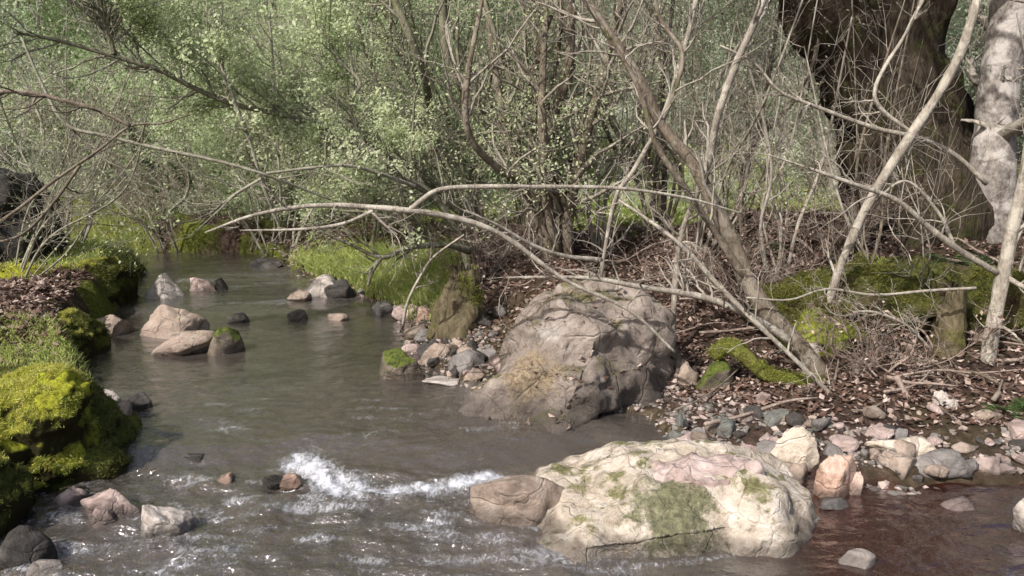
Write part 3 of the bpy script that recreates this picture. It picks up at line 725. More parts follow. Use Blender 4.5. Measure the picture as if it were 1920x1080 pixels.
gravel(14000, greg(-.9, 2.6, 1.9, 3.4, -.6, -.02), M_gravel, 'gravel on the bed of the foreground stream', 953, .008, .028)
# ---------------------------------------------------------------- moss hummocks on the left bank
def shoots(P, N, n, size, rg, minz=0.1, aspect=0.22, lean=1.1, maxz=2):
    k = np.nonzero((N[:, 2] > minz) & (N[:, 2] < maxz))[0]
    th_ = fbm(P[k, 0] * 9, P[k, 1] * 9, P[k, 2] * 9, 3, 12); k = k[th_ > -0.28] if (th_ > -0.28).sum() > 30 else k
    i = k[rg.integers(0, len(k), n)]
    c = P[i] + rg.normal(size=(n, 3)) * 0.006
    d = unit(N[i] + rg.normal(size=(n, 3)) * lean + np.array([0, -0.1, 0.1]))
    u = unit(np.cross(d, rg.normal(size=(n, 3)))); s = (size * (0.5 + rg.random(n)))[:, None]; c = c - d * s * 0.25
    V = np.stack([c - u * s * aspect * .5, c + u * s * aspect * .5, c + d * s], 1).reshape(-1, 3)
    return V, np.arange(n * 3).reshape(n, 3)

def hummock(outline, Yc, dy, zb, seed, label, bright=True, n=26000, size=0.016, pw=0.7, amp=0.035, split=0.6):
    W = np.array([at(px, py, Yc) for px, py in outline]); c = (float(W[:, 0].mean()), Yc, zb)
    t = thing('mossy_hummock', c, label, 'moss', 'moss covered hummocks on the left bank')
    o, P, N = hrock('cushion', outline, Yc, dy, zb, M_moss_y if bright else M_moss_d, seed, sub=6, pw=pw, amp=amp, fr=3.2, parent=t)
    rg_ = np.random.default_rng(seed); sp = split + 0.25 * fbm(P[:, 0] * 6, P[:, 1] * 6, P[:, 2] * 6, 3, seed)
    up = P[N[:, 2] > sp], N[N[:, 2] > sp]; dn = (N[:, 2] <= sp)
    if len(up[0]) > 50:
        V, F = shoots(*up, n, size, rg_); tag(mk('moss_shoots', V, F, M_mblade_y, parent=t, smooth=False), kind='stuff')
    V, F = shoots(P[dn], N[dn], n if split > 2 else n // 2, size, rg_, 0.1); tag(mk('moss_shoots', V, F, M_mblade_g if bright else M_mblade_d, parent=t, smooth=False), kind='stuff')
    return t
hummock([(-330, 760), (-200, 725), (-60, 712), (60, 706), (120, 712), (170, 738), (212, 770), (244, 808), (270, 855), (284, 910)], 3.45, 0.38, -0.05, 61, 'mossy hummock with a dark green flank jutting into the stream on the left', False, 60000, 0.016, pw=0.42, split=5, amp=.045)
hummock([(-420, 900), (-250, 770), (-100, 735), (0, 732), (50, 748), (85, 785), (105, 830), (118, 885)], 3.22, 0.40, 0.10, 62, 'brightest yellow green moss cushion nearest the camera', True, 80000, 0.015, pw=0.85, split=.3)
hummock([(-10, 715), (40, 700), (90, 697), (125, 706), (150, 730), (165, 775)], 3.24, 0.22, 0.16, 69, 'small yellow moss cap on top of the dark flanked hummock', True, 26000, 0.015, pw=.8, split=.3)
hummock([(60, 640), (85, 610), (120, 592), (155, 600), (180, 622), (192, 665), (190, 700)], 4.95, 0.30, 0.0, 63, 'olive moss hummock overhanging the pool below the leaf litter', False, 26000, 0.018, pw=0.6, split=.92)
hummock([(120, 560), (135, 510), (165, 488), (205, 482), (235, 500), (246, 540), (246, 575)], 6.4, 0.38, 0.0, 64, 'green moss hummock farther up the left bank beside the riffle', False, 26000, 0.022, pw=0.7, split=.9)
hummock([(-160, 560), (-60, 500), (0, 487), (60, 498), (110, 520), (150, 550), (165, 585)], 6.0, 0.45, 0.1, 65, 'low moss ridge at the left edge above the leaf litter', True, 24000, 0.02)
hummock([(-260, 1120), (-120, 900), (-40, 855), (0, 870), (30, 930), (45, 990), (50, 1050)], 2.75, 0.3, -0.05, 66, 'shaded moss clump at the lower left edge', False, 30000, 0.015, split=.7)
# right bank hummocks and far tufts
def tuft(outline, Yc, dy, zb, seed, label, mat, bm, n=16000, size=0.02, name='mossy_mound', grp='mossy mounds of the right bank'):
    W = np.array([at(px, py, Yc) for px, py in outline]); c = (float(W[:, 0].mean()), Yc, zb)
    t = thing(name, c, label, 'moss', grp)
    o, P, N = hrock('cushion', outline, Yc, dy, zb, mat, seed, sub=5, pw=.7, amp=0.035, fr=3.2, parent=t)
    V, F = shoots(P, N, n, size, np.random.default_rng(seed)); q = mk('moss_shoots', V, F, bm, parent=t, smooth=False); tag(q, kind='stuff')
tuft([(1600, 530), (1615, 500), (1640, 482), (1675, 490), (1700, 512), (1712, 540)], 5.05, 0.2, 0.40, 71, 'bright mossy mound on top of the fallen log', M_moss_g, M_mblade_g, size=0.02)
tuft([(1455, 640), (1470, 598), (1515, 580), (1560, 585), (1600, 605), (1625, 645)], 4.62, 0.2, 0.22, 72, 'mossy mound under the left end of the fallen log', M_moss_g, M_mblade_g, size=0.016)
tuft([(1380, 420), (1400, 400), (1440, 395), (1480, 402), (1500, 425)], 7.2, 0.4, 0.5, 73, 'low mossy mound left of the foot of the old tree', M_moss_g, M_mblade_g)

# ---------------------------------------------------------------- grass (uncountable)
def grass(n, region, hmin, hmax, mat, name, label, seed, width=0.006, lean=0.35, kind='stuff'):
    rg = np.random.default_rng(seed)
    P = region(rg, n); n = len(P)
    h = (hmin + (hmax - hmin) * rg.random(n))[:, None]
    d = rg.normal(size=(n, 3)) * lean; d[:, 2] = 1; d = unit(d); b = rg.normal(size=(n, 3)); b[:, 2] = -0.3; b = unit(b)
    u = unit(np.cross(d, rg.normal(size=(n, 3)))) * (width * (0.6 + .8 * rg.random(n)))[:, None]
    p1 = P + d * h * .5; p2 = P + d * h * .9 + b * h * .35
    V = np.stack([P - u, P + u, p1 + u * .7, p1 - u * .7, p2 + u * .12, p2 - u * .12], 1).reshape(-1, 3)
    i = np.arange(n)[:, None] * 6
    F = np.concatenate([i + np.array([[0, 1, 2, 3]]), i + np.array([[3, 2, 4, 5]])])
    o = mk(name, V, F, mat, smooth=False); tag(o, label, 'grass', kind=kind); return o
def inpx(x0, x1, y0, y1, k=60):
    cs = np.array([hit(x0 + (x1 - x0) * a, y0 + (y1 - y0) * b) for a in np.linspace(0, 1, 6) for b in np.linspace(0, 1, 6)])
    def f(rg, n):
        i = rg.integers(0, len(cs), n); x = cs[i, 0] + rg.normal(size=n) * .10; y = cs[i, 1] + rg.normal(size=n) * .16
        z = ground(x, y); k = z > wlevel(x, y) + 0.01; return np.stack([x, y, z - .005], 1)[k]
    return f
grass(7000, inpx(-40, 125, 640, 690), 0.02, 0.06, M_grass, 'grass', 'light green grass tuft between the mossy hummocks', 81, 0.003)
grass(9000, inpx(690, 830, 490, 565), 0.06, 0.22, M_grass, 'grass', 'green grass hanging over the right shore beside the stump', 82, 0.005)
grass(7000, inpx(570, 700, 485, 525), 0.05, 0.2, M_grass, 'grass', 'bright grass on the far right shore of the riffle', 83, 0.006)
grass(5000, inpx(40, 260, 455, 500), 0.04, 0.16, M_grass, 'grass', 'grass along the far left bank', 84, 0.005)
def box(x0, x1, y0, y1):
    def f(rg, n):
        x = x0 + (x1 - x0) * rg.random(n); y = y0 + (y1 - y0) * rg.random(n); z = ground(x, y); k = (sdist(x, y) > 0.1); return np.stack([x, y, z], 1)[k]
    return f
M_meadow = leafmat('meadow grass blades', [(0.30, 0.36, 0.10), (0.44, 0.50, 0.16), (0.56, 0.60, 0.24)], 0.35)
grass(60000, box(-1.0, 5.0, 8.2, 15), 0.04, 0.14, M_meadow, 'meadow_grass', 'bright sunlit grass of the clearing behind the thicket', 85, 0.012)
grass(26000, box(-7.0, 7.0, 9.5, 16), 0.05, 0.3, M_leafB, 'undergrowth', 'grey green undergrowth below the far thicket', 86, 0.012, 0.6)

# ---------------------------------------------------------------- leaf litter (uncountable)
def litter(n, region, size, mat, label, seed, lift=0.012):
    rg = np.random.default_rng(seed); P = region(rg, n); P[:, 2] += lift * rg.random(len(P)) * 2.0
    V, F = leafset(P, size, rg, flat=0.55, aspect=0.65)
    o = mk('leaf_litter', V, F, mat, smooth=False); tag(o, label, 'leaf litter', kind='stuff')
def reg(fn, x0, x1, y0, y1):
    def f(rg, n):
        x = x0 + (x1 - x0) * rg.random(n); y = y0 + (y1 - y0) * rg.random(n)
        k = fn(x, y) > rg.random(n); x, y = x[k], y[k]; return np.stack([x, y, ground(x, y)], 1)
    return f
litter(30000, reg(lambda x, y: leftness(x, y) * sstep(4.25, 4.5, y) * sstep(6.4, 6.0, y) * sstep(0.10, 0.3, sdist(x, y)), -5, -1.2, 4.2, 6.6), 0.04, M_litter, 'brown fallen leaves covering the left bank slope', 91)
litter(120000, reg(lambda x, y: (1 - leftness(x, y)) * sstep(0.05, 0.45, sdist(x, y)) * (0.35 + 0.65 * sstep(-0.3, 0.3, fbm(x * 3, y * 3, 0, 3, 77))) * sstep(9.5, 7.5, y), -1.5, 6, 3.6, 9.5), 0.036, M_litter, 'brown and pinkish fallen leaves strewn over the right bank', 92)
litter(9000, reg(lambda x, y: 1.0 * (sdist(x, y) > 0.02), -3.4, 0, 6.5, 12), 0.05, M_litter, 'fallen leaves along the far shore', 93)

# ---------------------------------------------------------------- trees, stems, branches
def px3(pts, jit=0.0):
    return [at(x, y, Y) for x, y, Y in pts]

def woody(name, pts, wpx, mat, label, cat, S_=8, K=30, twigs=0, tl=(0.1, 0.4), leaves=0, lm=None, lsize=0.03, sides=None, group=None,
          twm=None, root=None, jag=0, bump=0.12, ang=0.8, up=0.05, seed=0, part='stem', sub2=3, ridge=0, extra=None, ljit=0.03):
    """pts: (px,py,Y) from the base up; wpx: widths in photo pixels along it; sides: extra limbs"""
    W = px3(pts); Ys = [p[2] for p in pts]
    wpx = [q_ * (.84 if name not in ('mossy_stump', 'fallen_log', 'mossy_root') else 1) for q_ in wpx]
    wl = np.interp(np.linspace(0, 1, len(pts)), np.linspace(0, 1, len(wpx)), wpx)
    R = [w_ / 2 / FPX * y for w_, y in zip(wl, Ys)]
    if root:                       # extend into the ground
        gz = float(ground(W[0][0], W[0][1])); 
        W = [np.array([W[0][0] + root[0], W[0][1] + root[1], min(gz - 0.05, W[0][2] - .02)])] + W; R = [R[0] * 1.15] + R
    t = thing(name, W[0], label, cat, group)
    rg = np.random.default_rng(seed + 1000)
    W = np.array(W)
    # natural kinks
    (V, F), P, RR = one(W, R, S_, K, bump=bump, bs=seed, bfreq=9, ridge=ridge)
    if jag:
        VV = V.reshape(K + 2, S_, 3); a_ = np.linspace(0, 2 * np.pi, S_, endpoint=False)
        jj = jag * (0.6 * vnoise(np.cos(a_) * 1.3, np.sin(a_) * 1.3, 0, seed) + 0.5 * vnoise(np.cos(a_) * 5, np.sin(a_) * 5, 0, seed + 1))
        for q_ in range(4): VV[K - 3 + q_, :, 2] += jj * (q_ + 1) / 4
        cen = VV[K].mean(0); VV[K + 1] = VV[K] * .55 + cen * .45 - np.array([0, 0, abs(jag) * .7]); V = VV.reshape(-1, 3)
    mk(part, V, F, mat, parent=t)
    PL, RL = [P[None]], [RR[None]]
    for q, ww in (sides or []):
        (V, F), P2, R2 = one(px3(q), [w_ / 2 / FPX * q[0][2] for w_ in ww], max(5, S_ - 2), K, bump=bump, bs=seed + 3, bfreq=12)
        mk('limb', V, F, mat, parent=t); PL.append(P2[None]); RL.append(R2[None])
    PL, RL = np.concatenate(PL), np.concatenate(RL)
    if twigs:
        A, RA = sprout(PL, RL, twigs, tl[0], tl[1], ang, 0.5, 8, up, rg=rg)
        B, RB = sprout(A, RA, twigs * sub2, tl[0] * .4, tl[1] * .5, ang, 0.6, 6, up, rg=rg)
        C_, RC = sprout(B, RB, twigs * sub2 * 2, tl[0] * .2, tl[1] * .22, ang, 0.7, 4, up, rg=rg)
        V, F = join([tubes(A, RA, 4), tubes(B, RB, 3), tubes(C_, RC, 3)])
        mk('twigs', V, F, twm or mat, parent=t)
        if leaves:
            c = clumpy(along(C_, int(leaves * 1.5), ljit, rg, 0.1), seed)
            V, F = leafset(c, lsize, rg); mk('foliage', V, F, lm or M_leafA, parent=t, smooth=False)
    return t

# the old tree, its limbs and its crown above the picture
Yo = 6.3
ob = at(1690, 440, Yo); t = thing('old_tree', (ob[0], ob[1], float(ground(ob[0], ob[1]))), 'massive dark mossy old tree with furrowed trunk and two big limbs', 'tree')
def bigpart(name, pts, w, **kw):
    W = px3(pts); R = [a * .88 / 2 / FPX * p[2] for a, p in zip(w, pts)]
    (V, F), P, RR = one(W, R, 56, 90, **kw); mk(name, V, F, M_barkdark, parent=t); return P, RR
bigpart('trunk', [(1730, 520, Yo), (1722, 440, Yo), (1708, 370, Yo), (1695, 300, Yo), (1678, 220, Yo), (1655, 140, Yo), (1665, 50, Yo), (1690, -60, Yo), (1700, -300, Yo + .2), (1680, -700, Yo + .4)], [330, 270, 228, 208, 196, 196, 180, 135, 120, 90], bump=0.10, bfreq=2.5, ridge=0.16, bs=5)
bigpart('limb', [(1665, 290, Yo - .05), (1625, 180, Yo - .1), (1580, 80, Yo - .2), (1525, -20, Yo - .3), (1440, -160, Yo - .4), (1300, -400, Yo - .6), (1150, -650, Yo - 1)], [130, 140, 130, 112, 90, 70, 40], bump=0.12, bfreq=3, ridge=0.14, bs=8)
for k, (pts, w) in enumerate([([(1790, 330, Yo - .1), (1830, 420, Yo - .3), (1880, 480, Yo - .5)], [90, 70, 30]), ([(1650, 380, Yo - .2), (1610, 440, Yo - .5), (1560, 490, Yo - .8), (1530, 540, Yo - 1.0)], [90, 60, 40, 20]), ([(1720, 390, Yo - .3), (1725, 470, Yo - .7), (1700, 540, Yo - .95)], [110, 70, 30])]):
    bigpart('root', pts, w, bump=0.15, bfreq=4, ridge=0.1, bs=20 + k)
rg = np.random.default_rng(5)
top = [np.array(p) for p in (at(1680, -700, Yo + .4), at(1150, -650, Yo - 1), at(1440, -160, Yo - .4), at(1700, -300, Yo + .2))]
BL = []
for k in range(16):
    s0 = top[k % 4]; a = rg.random() * 6.28; Ln = 1.6 + 2.2 * rg.random(); d = np.array([math.cos(a), math.sin(a) * .8, 0.35 + .5 * rg.random()])
    BL.append(smoothline([s0, s0 + d * Ln * .5 + rg.normal(size=3) * .2, s0 + d * Ln + np.array([0, 0, -.2])], 10))
BL = np.array(BL); BR = np.linspace(0.06, 0.015, 10)[None].repeat(16, 0)
A, RA = sprout(BL, BR, 160, .5, 1.3, .8, .5, 7, 0.03, rg=rg); B, RB = sprout(A, RA, 700, .2, .6, .8, .6, 5, 0.0, rg=rg)
V, F = join([tubes(BL, BR, 6), tubes(A, RA, 4), tubes(B, RB, 3)]); mk('branches', V, F, M_barkdark, parent=t)
c = along(B, 10000, 0.06, rg); c = c[c[:, 2] > 3.0 + 0 * c[:, 0]]
V, F = leafset(c, 0.075, rg); mk('crown', V, F, M_leafA, parent=t, smooth=False)

# mottled pale tree at the right
woody('pale_tree', [(1862, 470, 5.9), (1858, 400, 5.9), (1862, 300, 5.9), (1872, 180, 5.9), (1888, 60, 5.9), (1895, -60, 5.9), (1900, -400, 6)], [100, 84, 80, 74, 66, 60, 40], M_birch,
      'mottled pale grey tree trunk at the right edge behind thin stems', 'tree', S_=24, K=50, root=(0, 0), bump=0.07, ridge=0.03, seed=3, part='trunk', twigs=30, tl=(.2, .8), twm=M_twig)
# thin pale trunk at the right
woody('slender_tree', [(1845, 735, 4.35), (1856, 650, 4.35), (1872, 560, 4.35), (1893, 450, 4.35), (1918, 350, 4.35), (1945, 200, 4.3), (1985, 0, 4.3)], [34, 30, 27, 26, 26, 24, 18], M_pale_b,
      'slender pale trunk leaning right at the right edge with a mossy foot', 'tree', S_=14, K=40, root=(0, 0), bump=0.10, seed=4, part='trunk',
      sides=[([(1870, 512, 4.35), (1800, 470, 4.3), (1740, 425, 4.25), (1680, 375, 4.2), (1600, 345, 4.15), (1500, 310, 4.1), (1440, 290, 4.05)], [12, 12, 11, 9, 8, 5, 3]),
             ([(1880, 515, 4.35), (1905, 530, 4.3), (1960, 560, 4.2)], [12, 9, 6]),
             ([(1790, 462, 4.3), (1760, 400, 4.28), (1700, 340, 4.26), (1640, 375, 4.2)], [7, 6, 5, 3])], twigs=26, tl=(.1, .45), twm=M_pale_b, up=-0.03)
# leaning grey tree
woody('leaning_tree', [(1592, 772, 4.15), (1550, 720, 4.2), (1500, 652, 4.25), (1440, 588, 4.3), (1402, 528, 4.35), (1372, 452, 4.4), (1334, 375, 4.4), (1300, 308, 4.45), (1240, 235, 4.5), (1208, 165, 4.5), (1160, 90, 4.55), (1098, -5, 4.6), (1030, -130, 4.7)],
      [44, 42, 44, 42, 38, 30, 27, 26, 24, 22, 20, 18, 14], M_bark, 'leaning grey brown tree growing from the right shore up to the left', 'tree', S_=18, K=70, root=(0.03, 0), bump=0.14, seed=6, part='trunk',
      sides=[([(1402, 528, 4.33), (1330, 420, 4.3), (1290, 360, 4.25), (1230, 270, 4.2), (1190, 150, 4.2), (1090, -10, 4.2)], [14, 12, 11, 9, 8, 6]), ([(1240, 235, 4.5), (1280, 110, 4.5), (1240, 40, 4.6), (1225, -20, 4.6)], [10, 8, 7, 6])], twigs=22, tl=(.15, .6), twm=M_twig)
# pale slim stems crossing the picture
woody('pale_sapling', [(1272, 470, 4.7), (1300, 380, 4.6), (1330, 300, 4.5), (1345, 220, 4.4), (1380, 120, 4.35), (1420, 30, 4.3), (1450, -60, 4.3)], [13, 14, 15, 15, 16, 17, 15], M_pale_b, 'pale slim stem crossing in front of the leaning grey tree', 'sapling', root=(-.02, .0), seed=8, twigs=14, tl=(.1, .5))
woody('pale_sapling', [(1150, 385, 5.0), (1185, 325, 4.9), (1240, 225, 4.8), (1278, 110, 4.7), (1305, 0, 4.7), (1315, -60, 4.7)], [8, 10, 11, 12, 12, 10], M_pale_b, 'pale slim stem left of the leaning grey tree top', 'sapling', root=(-.1, .1), seed=9, twigs=14, tl=(.1, .5))
woody('pale_sapling', [(1545, 600, 4.6), (1568, 520, 4.55), (1600, 440, 4.5), (1645, 352, 4.45), (1705, 258, 4.4), (1770, 160, 4.35), (1808, 80, 4.3), (1835, -10, 4.3)], [17, 18, 20, 21, 21, 20, 20, 18], M_pale_b, 'straight pale stem slanting across the old dark tree', 'sapling', root=(-.02, 0), seed=10, S_=12, twigs=6, tl=(.1, .3))
woody('pale_branch', [(1612, 795, 3.95), (1530, 712, 3.95), (1425, 612, 3.95), (1352, 540, 4.0), (1275, 458, 4.0), (1205, 405, 4.05), (1160, 375, 4.1)], [10, 11, 12, 12, 11, 9, 5], M_pale_b, 'pale thin branch running along the leaning grey tree down to the gravel', 'branch', root=(0.02, -.02), seed=11, twigs=16, tl=(.1, .4))
woody('pale_branch', [(1480, 640, 4.12), (1440, 612, 4.1), (1370, 575, 4.05), (1300, 553, 4.0), (1200, 538, 3.95), (1100, 521, 3.9), (950, 520, 3.85)], [20, 18, 16, 13, 11, 8, 4], M_pale_b, 'pale horizontal branch above the large boulder', 'branch', seed=12, twigs=18, tl=(.1, .35))
woody('pale_branch', [(1265, 660, 3.9), (1180, 582, 3.85), (1060, 525, 3.8), (960, 452, 3.75), (895, 420, 3.7), (820, 402, 3.65), (740, 392, 3.6), (640, 385, 3.6), (560, 388, 3.55), (470, 405, 3.5), (385, 436, 3.5)],
      [7, 8, 9, 10, 11, 12, 14, 12, 11, 8, 4], M_pale_b, 'long bare pale branch arching over the stream down to the boulder', 'branch', seed=13, S_=8, K=60, twigs=16, tl=(.06, .3), up=-.02,
      sides=[([(770, 392, 3.62), (820, 357, 3.62), (900, 350, 3.66), (1000, 350, 3.7), (1160, 353, 3.8), (1290, 372, 3.9), (1390, 400, 4.0)], [11, 10, 9, 8, 7, 6, 4]), ([(690, 390, 3.6), (720, 420, 3.6), (745, 440, 3.6)], [6, 5, 3]),
             ([(700, 395, 3.6), (640, 420, 3.6), (560, 430, 3.55), (450, 432, 3.5)], [8, 7, 5, 3])])
woody('pale_branch', [(1128, 487, 4.2), (1060, 480, 4.1), (1000, 460, 4.0), (930, 420, 3.9), (870, 395, 3.8)], [11, 10, 8, 6, 3], M_pale_b, 'short pale branch above the boulder pointing left', 'branch', seed=14, twigs=8, tl=(.1, .3))
woody('pale_branch', [(1850, 345, 4.6), (1790, 290, 4.6), (1720, 258, 4.55), (1640, 240, 4.5), (1530, 200, 4.45), (1460, 170, 4.4), (1415, 118, 4.4), (1350, 85, 4.4)], [11, 11, 11, 10, 9, 8, 6, 4], M_pale_b, 'twiggy pale branch across the trunk of the old dark tree', 'branch', seed=15, twigs=14, tl=(.06, .3), sides=[([(1720, 258, 4.55), (1600, 170, 4.5), (1560, 300, 4.5)][:1] + [(1640, 180, 4.5), (1700, 60, 4.5), (1730, 0, 4.5)], [8, 8, 7, 6])])
woody('pale_branch', [(755, 612, 4.9), (765, 565, 4.85), (790, 515, 4.8), (815, 480, 4.75), (870, 440, 4.7)], [7, 7, 6, 5, 4], M_pale_b, 'short pale twig dangling to the water by the stump', 'branch', seed=16, twigs=8, tl=(.06, .2))
woody('pale_branch', [(1745, 655, 4.3), (1700, 610, 4.3), (1640, 585, 4.3), (1600, 585, 4.3)], [7, 7, 6, 4], M_pale_b, 'fallen pale twig in front of the mossy log', 'branch', seed=17, twigs=24, tl=(.06, .3))
woody('pale_branch', [(1830, 540, 4.3), (1740, 545, 4.3), (1640, 553, 4.28), (1550, 542, 4.25), (1480, 562, 4.2), (1400, 558, 4.2)], [7, 7, 6, 6, 5, 4], M_twig, 'thin bare branch lying level in front of the mossy log', 'branch', seed=18, twigs=10, tl=(.1, .3))
# left hand side branches
woody('bent_branch', [(875, 480, 5.7), (850, 420, 5.6), (800, 357, 5.5), (700, 288, 5.4), (620, 245, 5.3), (540, 218, 5.2), (440, 196, 5.1), (360, 163, 5.0), (300, 132, 4.9), (210, 104, 4.8), (110, 76, 4.7), (25, 60, 4.6)],
      [20, 19, 17, 17, 15, 13, 11, 12, 12, 11, 9, 6], M_barkol, 'long dark leafy limb arching over the whole pool to the upper left', 'branch', root=(0.02, 0.05), seed=21, S_=10, K=70, twigs=95, tl=(.25, .9), leaves=56000, lm=M_leafA, lsize=0.022, twm=M_twigd,
      sides=[([(213, 102, 4.8), (200, 45, 4.8), (180, -20, 4.8)], [11, 10, 9])], ljit=0.04)
woody('hanging_branch', [(528, 435, 4.9), (492, 345, 4.8), (470, 270, 4.75), (448, 215, 4.7), (430, 160, 4.7), (412, 110, 4.7), (400, 20, 4.7)], [6, 8, 8, 9, 8, 8, 6], M_twigd, 'thin dark shoot hanging down over the pool from the canopy', 'branch', seed=22, twigs=16, tl=(.15, .5), leaves=1600, lsize=.03)
woody('hanging_branch', [(527, 400, 5.2), (524, 320, 5.2), (516, 230, 5.2), (512, 130, 5.2), (505, 20, 5.2)], [5, 6, 7, 6, 5], M_twigd, 'straight thin shoot beside the hanging dark shoot', 'branch', seed=23, twigs=12, tl=(.15, .5), leaves=1200, lsize=.03)
woody('bare_branch', [(-60, 455, 3.6), (30, 395, 3.6), (100, 340, 3.6), (180, 285, 3.6), (245, 236, 3.6), (300, 232, 3.6), (355, 215, 3.6)], [8, 8, 7, 7, 6, 5, 3], M_bark, 'forked grey branch reaching in at the left edge above the black boulder', 'branch', seed=24, twigs=26, tl=(.08, .4),
      sides=[([(245, 236, 3.6), (180, 205, 3.6), (110, 186, 3.6), (40, 172, 3.6), (-60, 175, 3.6)], [8, 8, 9, 9, 9]), ([(150, 310, 3.6), (100, 380, 3.6), (40, 440, 3.6), (-40, 460, 3.6)], [6, 6, 5, 5])])
woody('bare_branch', [(40, 70, 4.2), (80, 160, 4.2), (125, 234, 4.2), (200, 255, 4.25), (290, 277, 4.3), (400, 300, 4.35), (480, 322, 4.4), (545, 345, 4.5), (620, 375, 4.6)], [5, 7, 8, 8, 8, 7, 7, 6, 4], M_twigd, 'dark angular branch crossing the upper left above the pool', 'branch', seed=25, K=50, twigs=36, tl=(.1, .5), leaves=1500, lsize=.028,
      sides=[([(500, 325, 4.4), (580, 315, 4.45), (650, 310, 4.5), (710, 325, 4.6), (780, 350, 4.8)], [6, 6, 7, 8, 9]), ([(490, 335, 4.4), (440, 365, 4.4), (395, 400, 4.4)], [6, 6, 5])])
woody('bare_branch', [(880, 470, 5.4), (840, 460, 5.2), (770, 463, 5.0), (715, 482, 4.9), (650, 455, 4.85), (590, 428, 4.8), (540, 410, 4.8)], [18, 14, 13, 13, 8, 6, 4], M_barkol, 'dark crooked branch low over the pool beside the grassy shore', 'branch', seed=26, S_=10, K=40, twigs=20, tl=(.08, .35),
      sides=[([(715, 482, 4.9), (698, 508, 4.9), (690, 535, 4.9)], [11, 9, 5]), ([(780, 462, 5.0), (760, 425, 5.0), (700, 400, 5.0), (640, 395, 5.0)], [10, 8, 6, 4]), ([(712, 480, 4.9), (670, 445, 4.9), (635, 420, 4.9)], [7, 6, 4])])
woody('hanging_branch', [(700, 300, 5.6), (665, 235, 5.6), (655, 190, 5.6), (675, 155, 5.6), (630, 105, 5.6), (600, 40, 5.6)], [7, 7, 8, 8, 7, 5], M_twigd, 'curved dark shoot rising from the long leafy limb', 'branch', seed=27, twigs=22, tl=(.15, .6), leaves=3000, lsize=.03)
woody('hanging_branch', [(620, 250, 5.3), (580, 205, 5.3), (548, 165, 5.3), (560, 130, 5.3)], [7, 7, 6, 5], M_twigd, 'short hooked shoot above the long leafy limb', 'branch', seed=28, twigs=14, tl=(.1, .4), leaves=900, lsize=.03)

# coppice clumps: several stems from one stool
def coppice(bx, by, n, h, spread, label, seed, mat=M_bark, twm=M_twig, rpx=0.02, twigs=120, leaves=0, lm=None, lsize=.03, name='coppice_shrub', lean=(0, 0), group=None, at_=None, cat='shrub', tl=(.3, .9)):
    rg = np.random.default_rng(seed)
    b = hit(bx, by) if at_ is None else np.array([at_[0], at_[1], float(ground(*at_))])
    t = thing(name, b, label, cat, group); PL, RL = [], []
    for i in range(n):
        a = rg.random() * 6.28; o = np.array([math.cos(a), math.sin(a), 0]) * spread * (0.15 + .85 * rg.random())
        hh = h * (0.6 + .5 * rg.random()); r = rpx * (0.35 + 1.0 * rg.random() ** 1.5)
        s = b + o * 0.25 + np.array([0, 0, -0.05])
        e = s + np.array([o[0] * 1.6 + lean[0] * hh, o[1] * 1.6 + lean[1] * hh, hh])
        mid = (s + e) / 2 + rg.normal(size=3) * 0.08 * hh * np.array([1, 1, .2]) + o * .2
        q = (s * 3 + e) / 4 + rg.normal(size=3) * .03 * hh
        (V, F), P, RR = one([s, q, mid, e], [r * 1.15, r, r * .8, r * .4], 7, 22, bump=.12, bs=seed + i, bfreq=8)
        mk('stem', V, F, mat, parent=t); PL.append(P); RL.append(RR)
    PL, RL = np.array(PL), np.array(RL)
    A, RA = sprout(PL, RL, twigs, *tl, .7, .5, 8, 0.04, rg=rg, r_min=.0018); B, RB = sprout(A, RA, twigs * 4, tl[0] * .4, tl[1] * .5, .8, .6, 6, .02, rg=rg, r_min=.0016)
    C_, RC = sprout(B, RB, twigs * 8, tl[0] * .2, tl[1] * .25, .8, .7, 4, .0, rg=rg, r_min=.0014)
    V, F = join([tubes(A, RA, 4), tubes(B, RB, 3), tubes(C_, RC, 3)]); mk('twigs', V, F, twm, parent=t)
    if leaves:
        V, F = leafset(clumpy(along(C_, int(leaves * 1.6), .05, rg), seed), lsize * .8, rg); mk('foliage', V, F, lm or M_leafB, parent=t, smooth=False)
    return t
coppice(1050, 480, 10, 3.2, .45, 'dense clump of thin grey stems rising in the centre behind the boulder', 401, twigs=130, leaves=7000, lm=M_leafA, rpx=.035)
coppice(1000, 430, 8, 3.2, .5, 'coppice clump with leaning brown stems just left of centre', 402, M_barkol, M_twigd, twigs=110, leaves=8000, lm=M_leafA, lean=(-.18, 0), rpx=.032)
coppice(900, 440, 7, 3.4, .5, 'clump of stems fanning left above the mossy stump', 403, M_barkol, M_twigd, twigs=120, leaves=14000, lm=M_leafA, lean=(-.35, -.05), rpx=.03)
coppice(1460, 520, 9, 1.9, .35, 'bare clump of thin whips left of the old dark tree', 404, M_twig, M_twig, twigs=20, rpx=.010, leaves=300, lm=M_leafC)
coppice(1600, 560, 6, 2.2, .3, 'thin bare whips in front of the old dark tree', 405, M_bark, M_twig, twigs=8, rpx=.008)
coppice(1240, 440, 8, 2.6, .5, 'bare grey whips between the centre clump and the leaning tree', 406, M_bark, M_twig, twigs=110, rpx=.02, leaves=1500, lm=M_leafC)
coppice(1900, 560, 5, 2.0, .3, 'bare whips by the right edge next to the mottled pale trunk', 407, M_twig, M_twig, twigs=20, rpx=.012)
coppice(1370, 430, 7, 2.6, .5, 'brownish whips behind the leaning grey tree', 408, M_bark, M_twig, twigs=120, rpx=.018, leaves=1800, lm=M_leafC)
coppice(120, 470, 8, 2.4, .8, 'thin half leafy bush on the left bank behind the moss hummocks', 409, M_twigd, M_twigf, twigs=110, rpx=.012, leaves=9000, lm=M_leafA, lean=(.1, -.1))
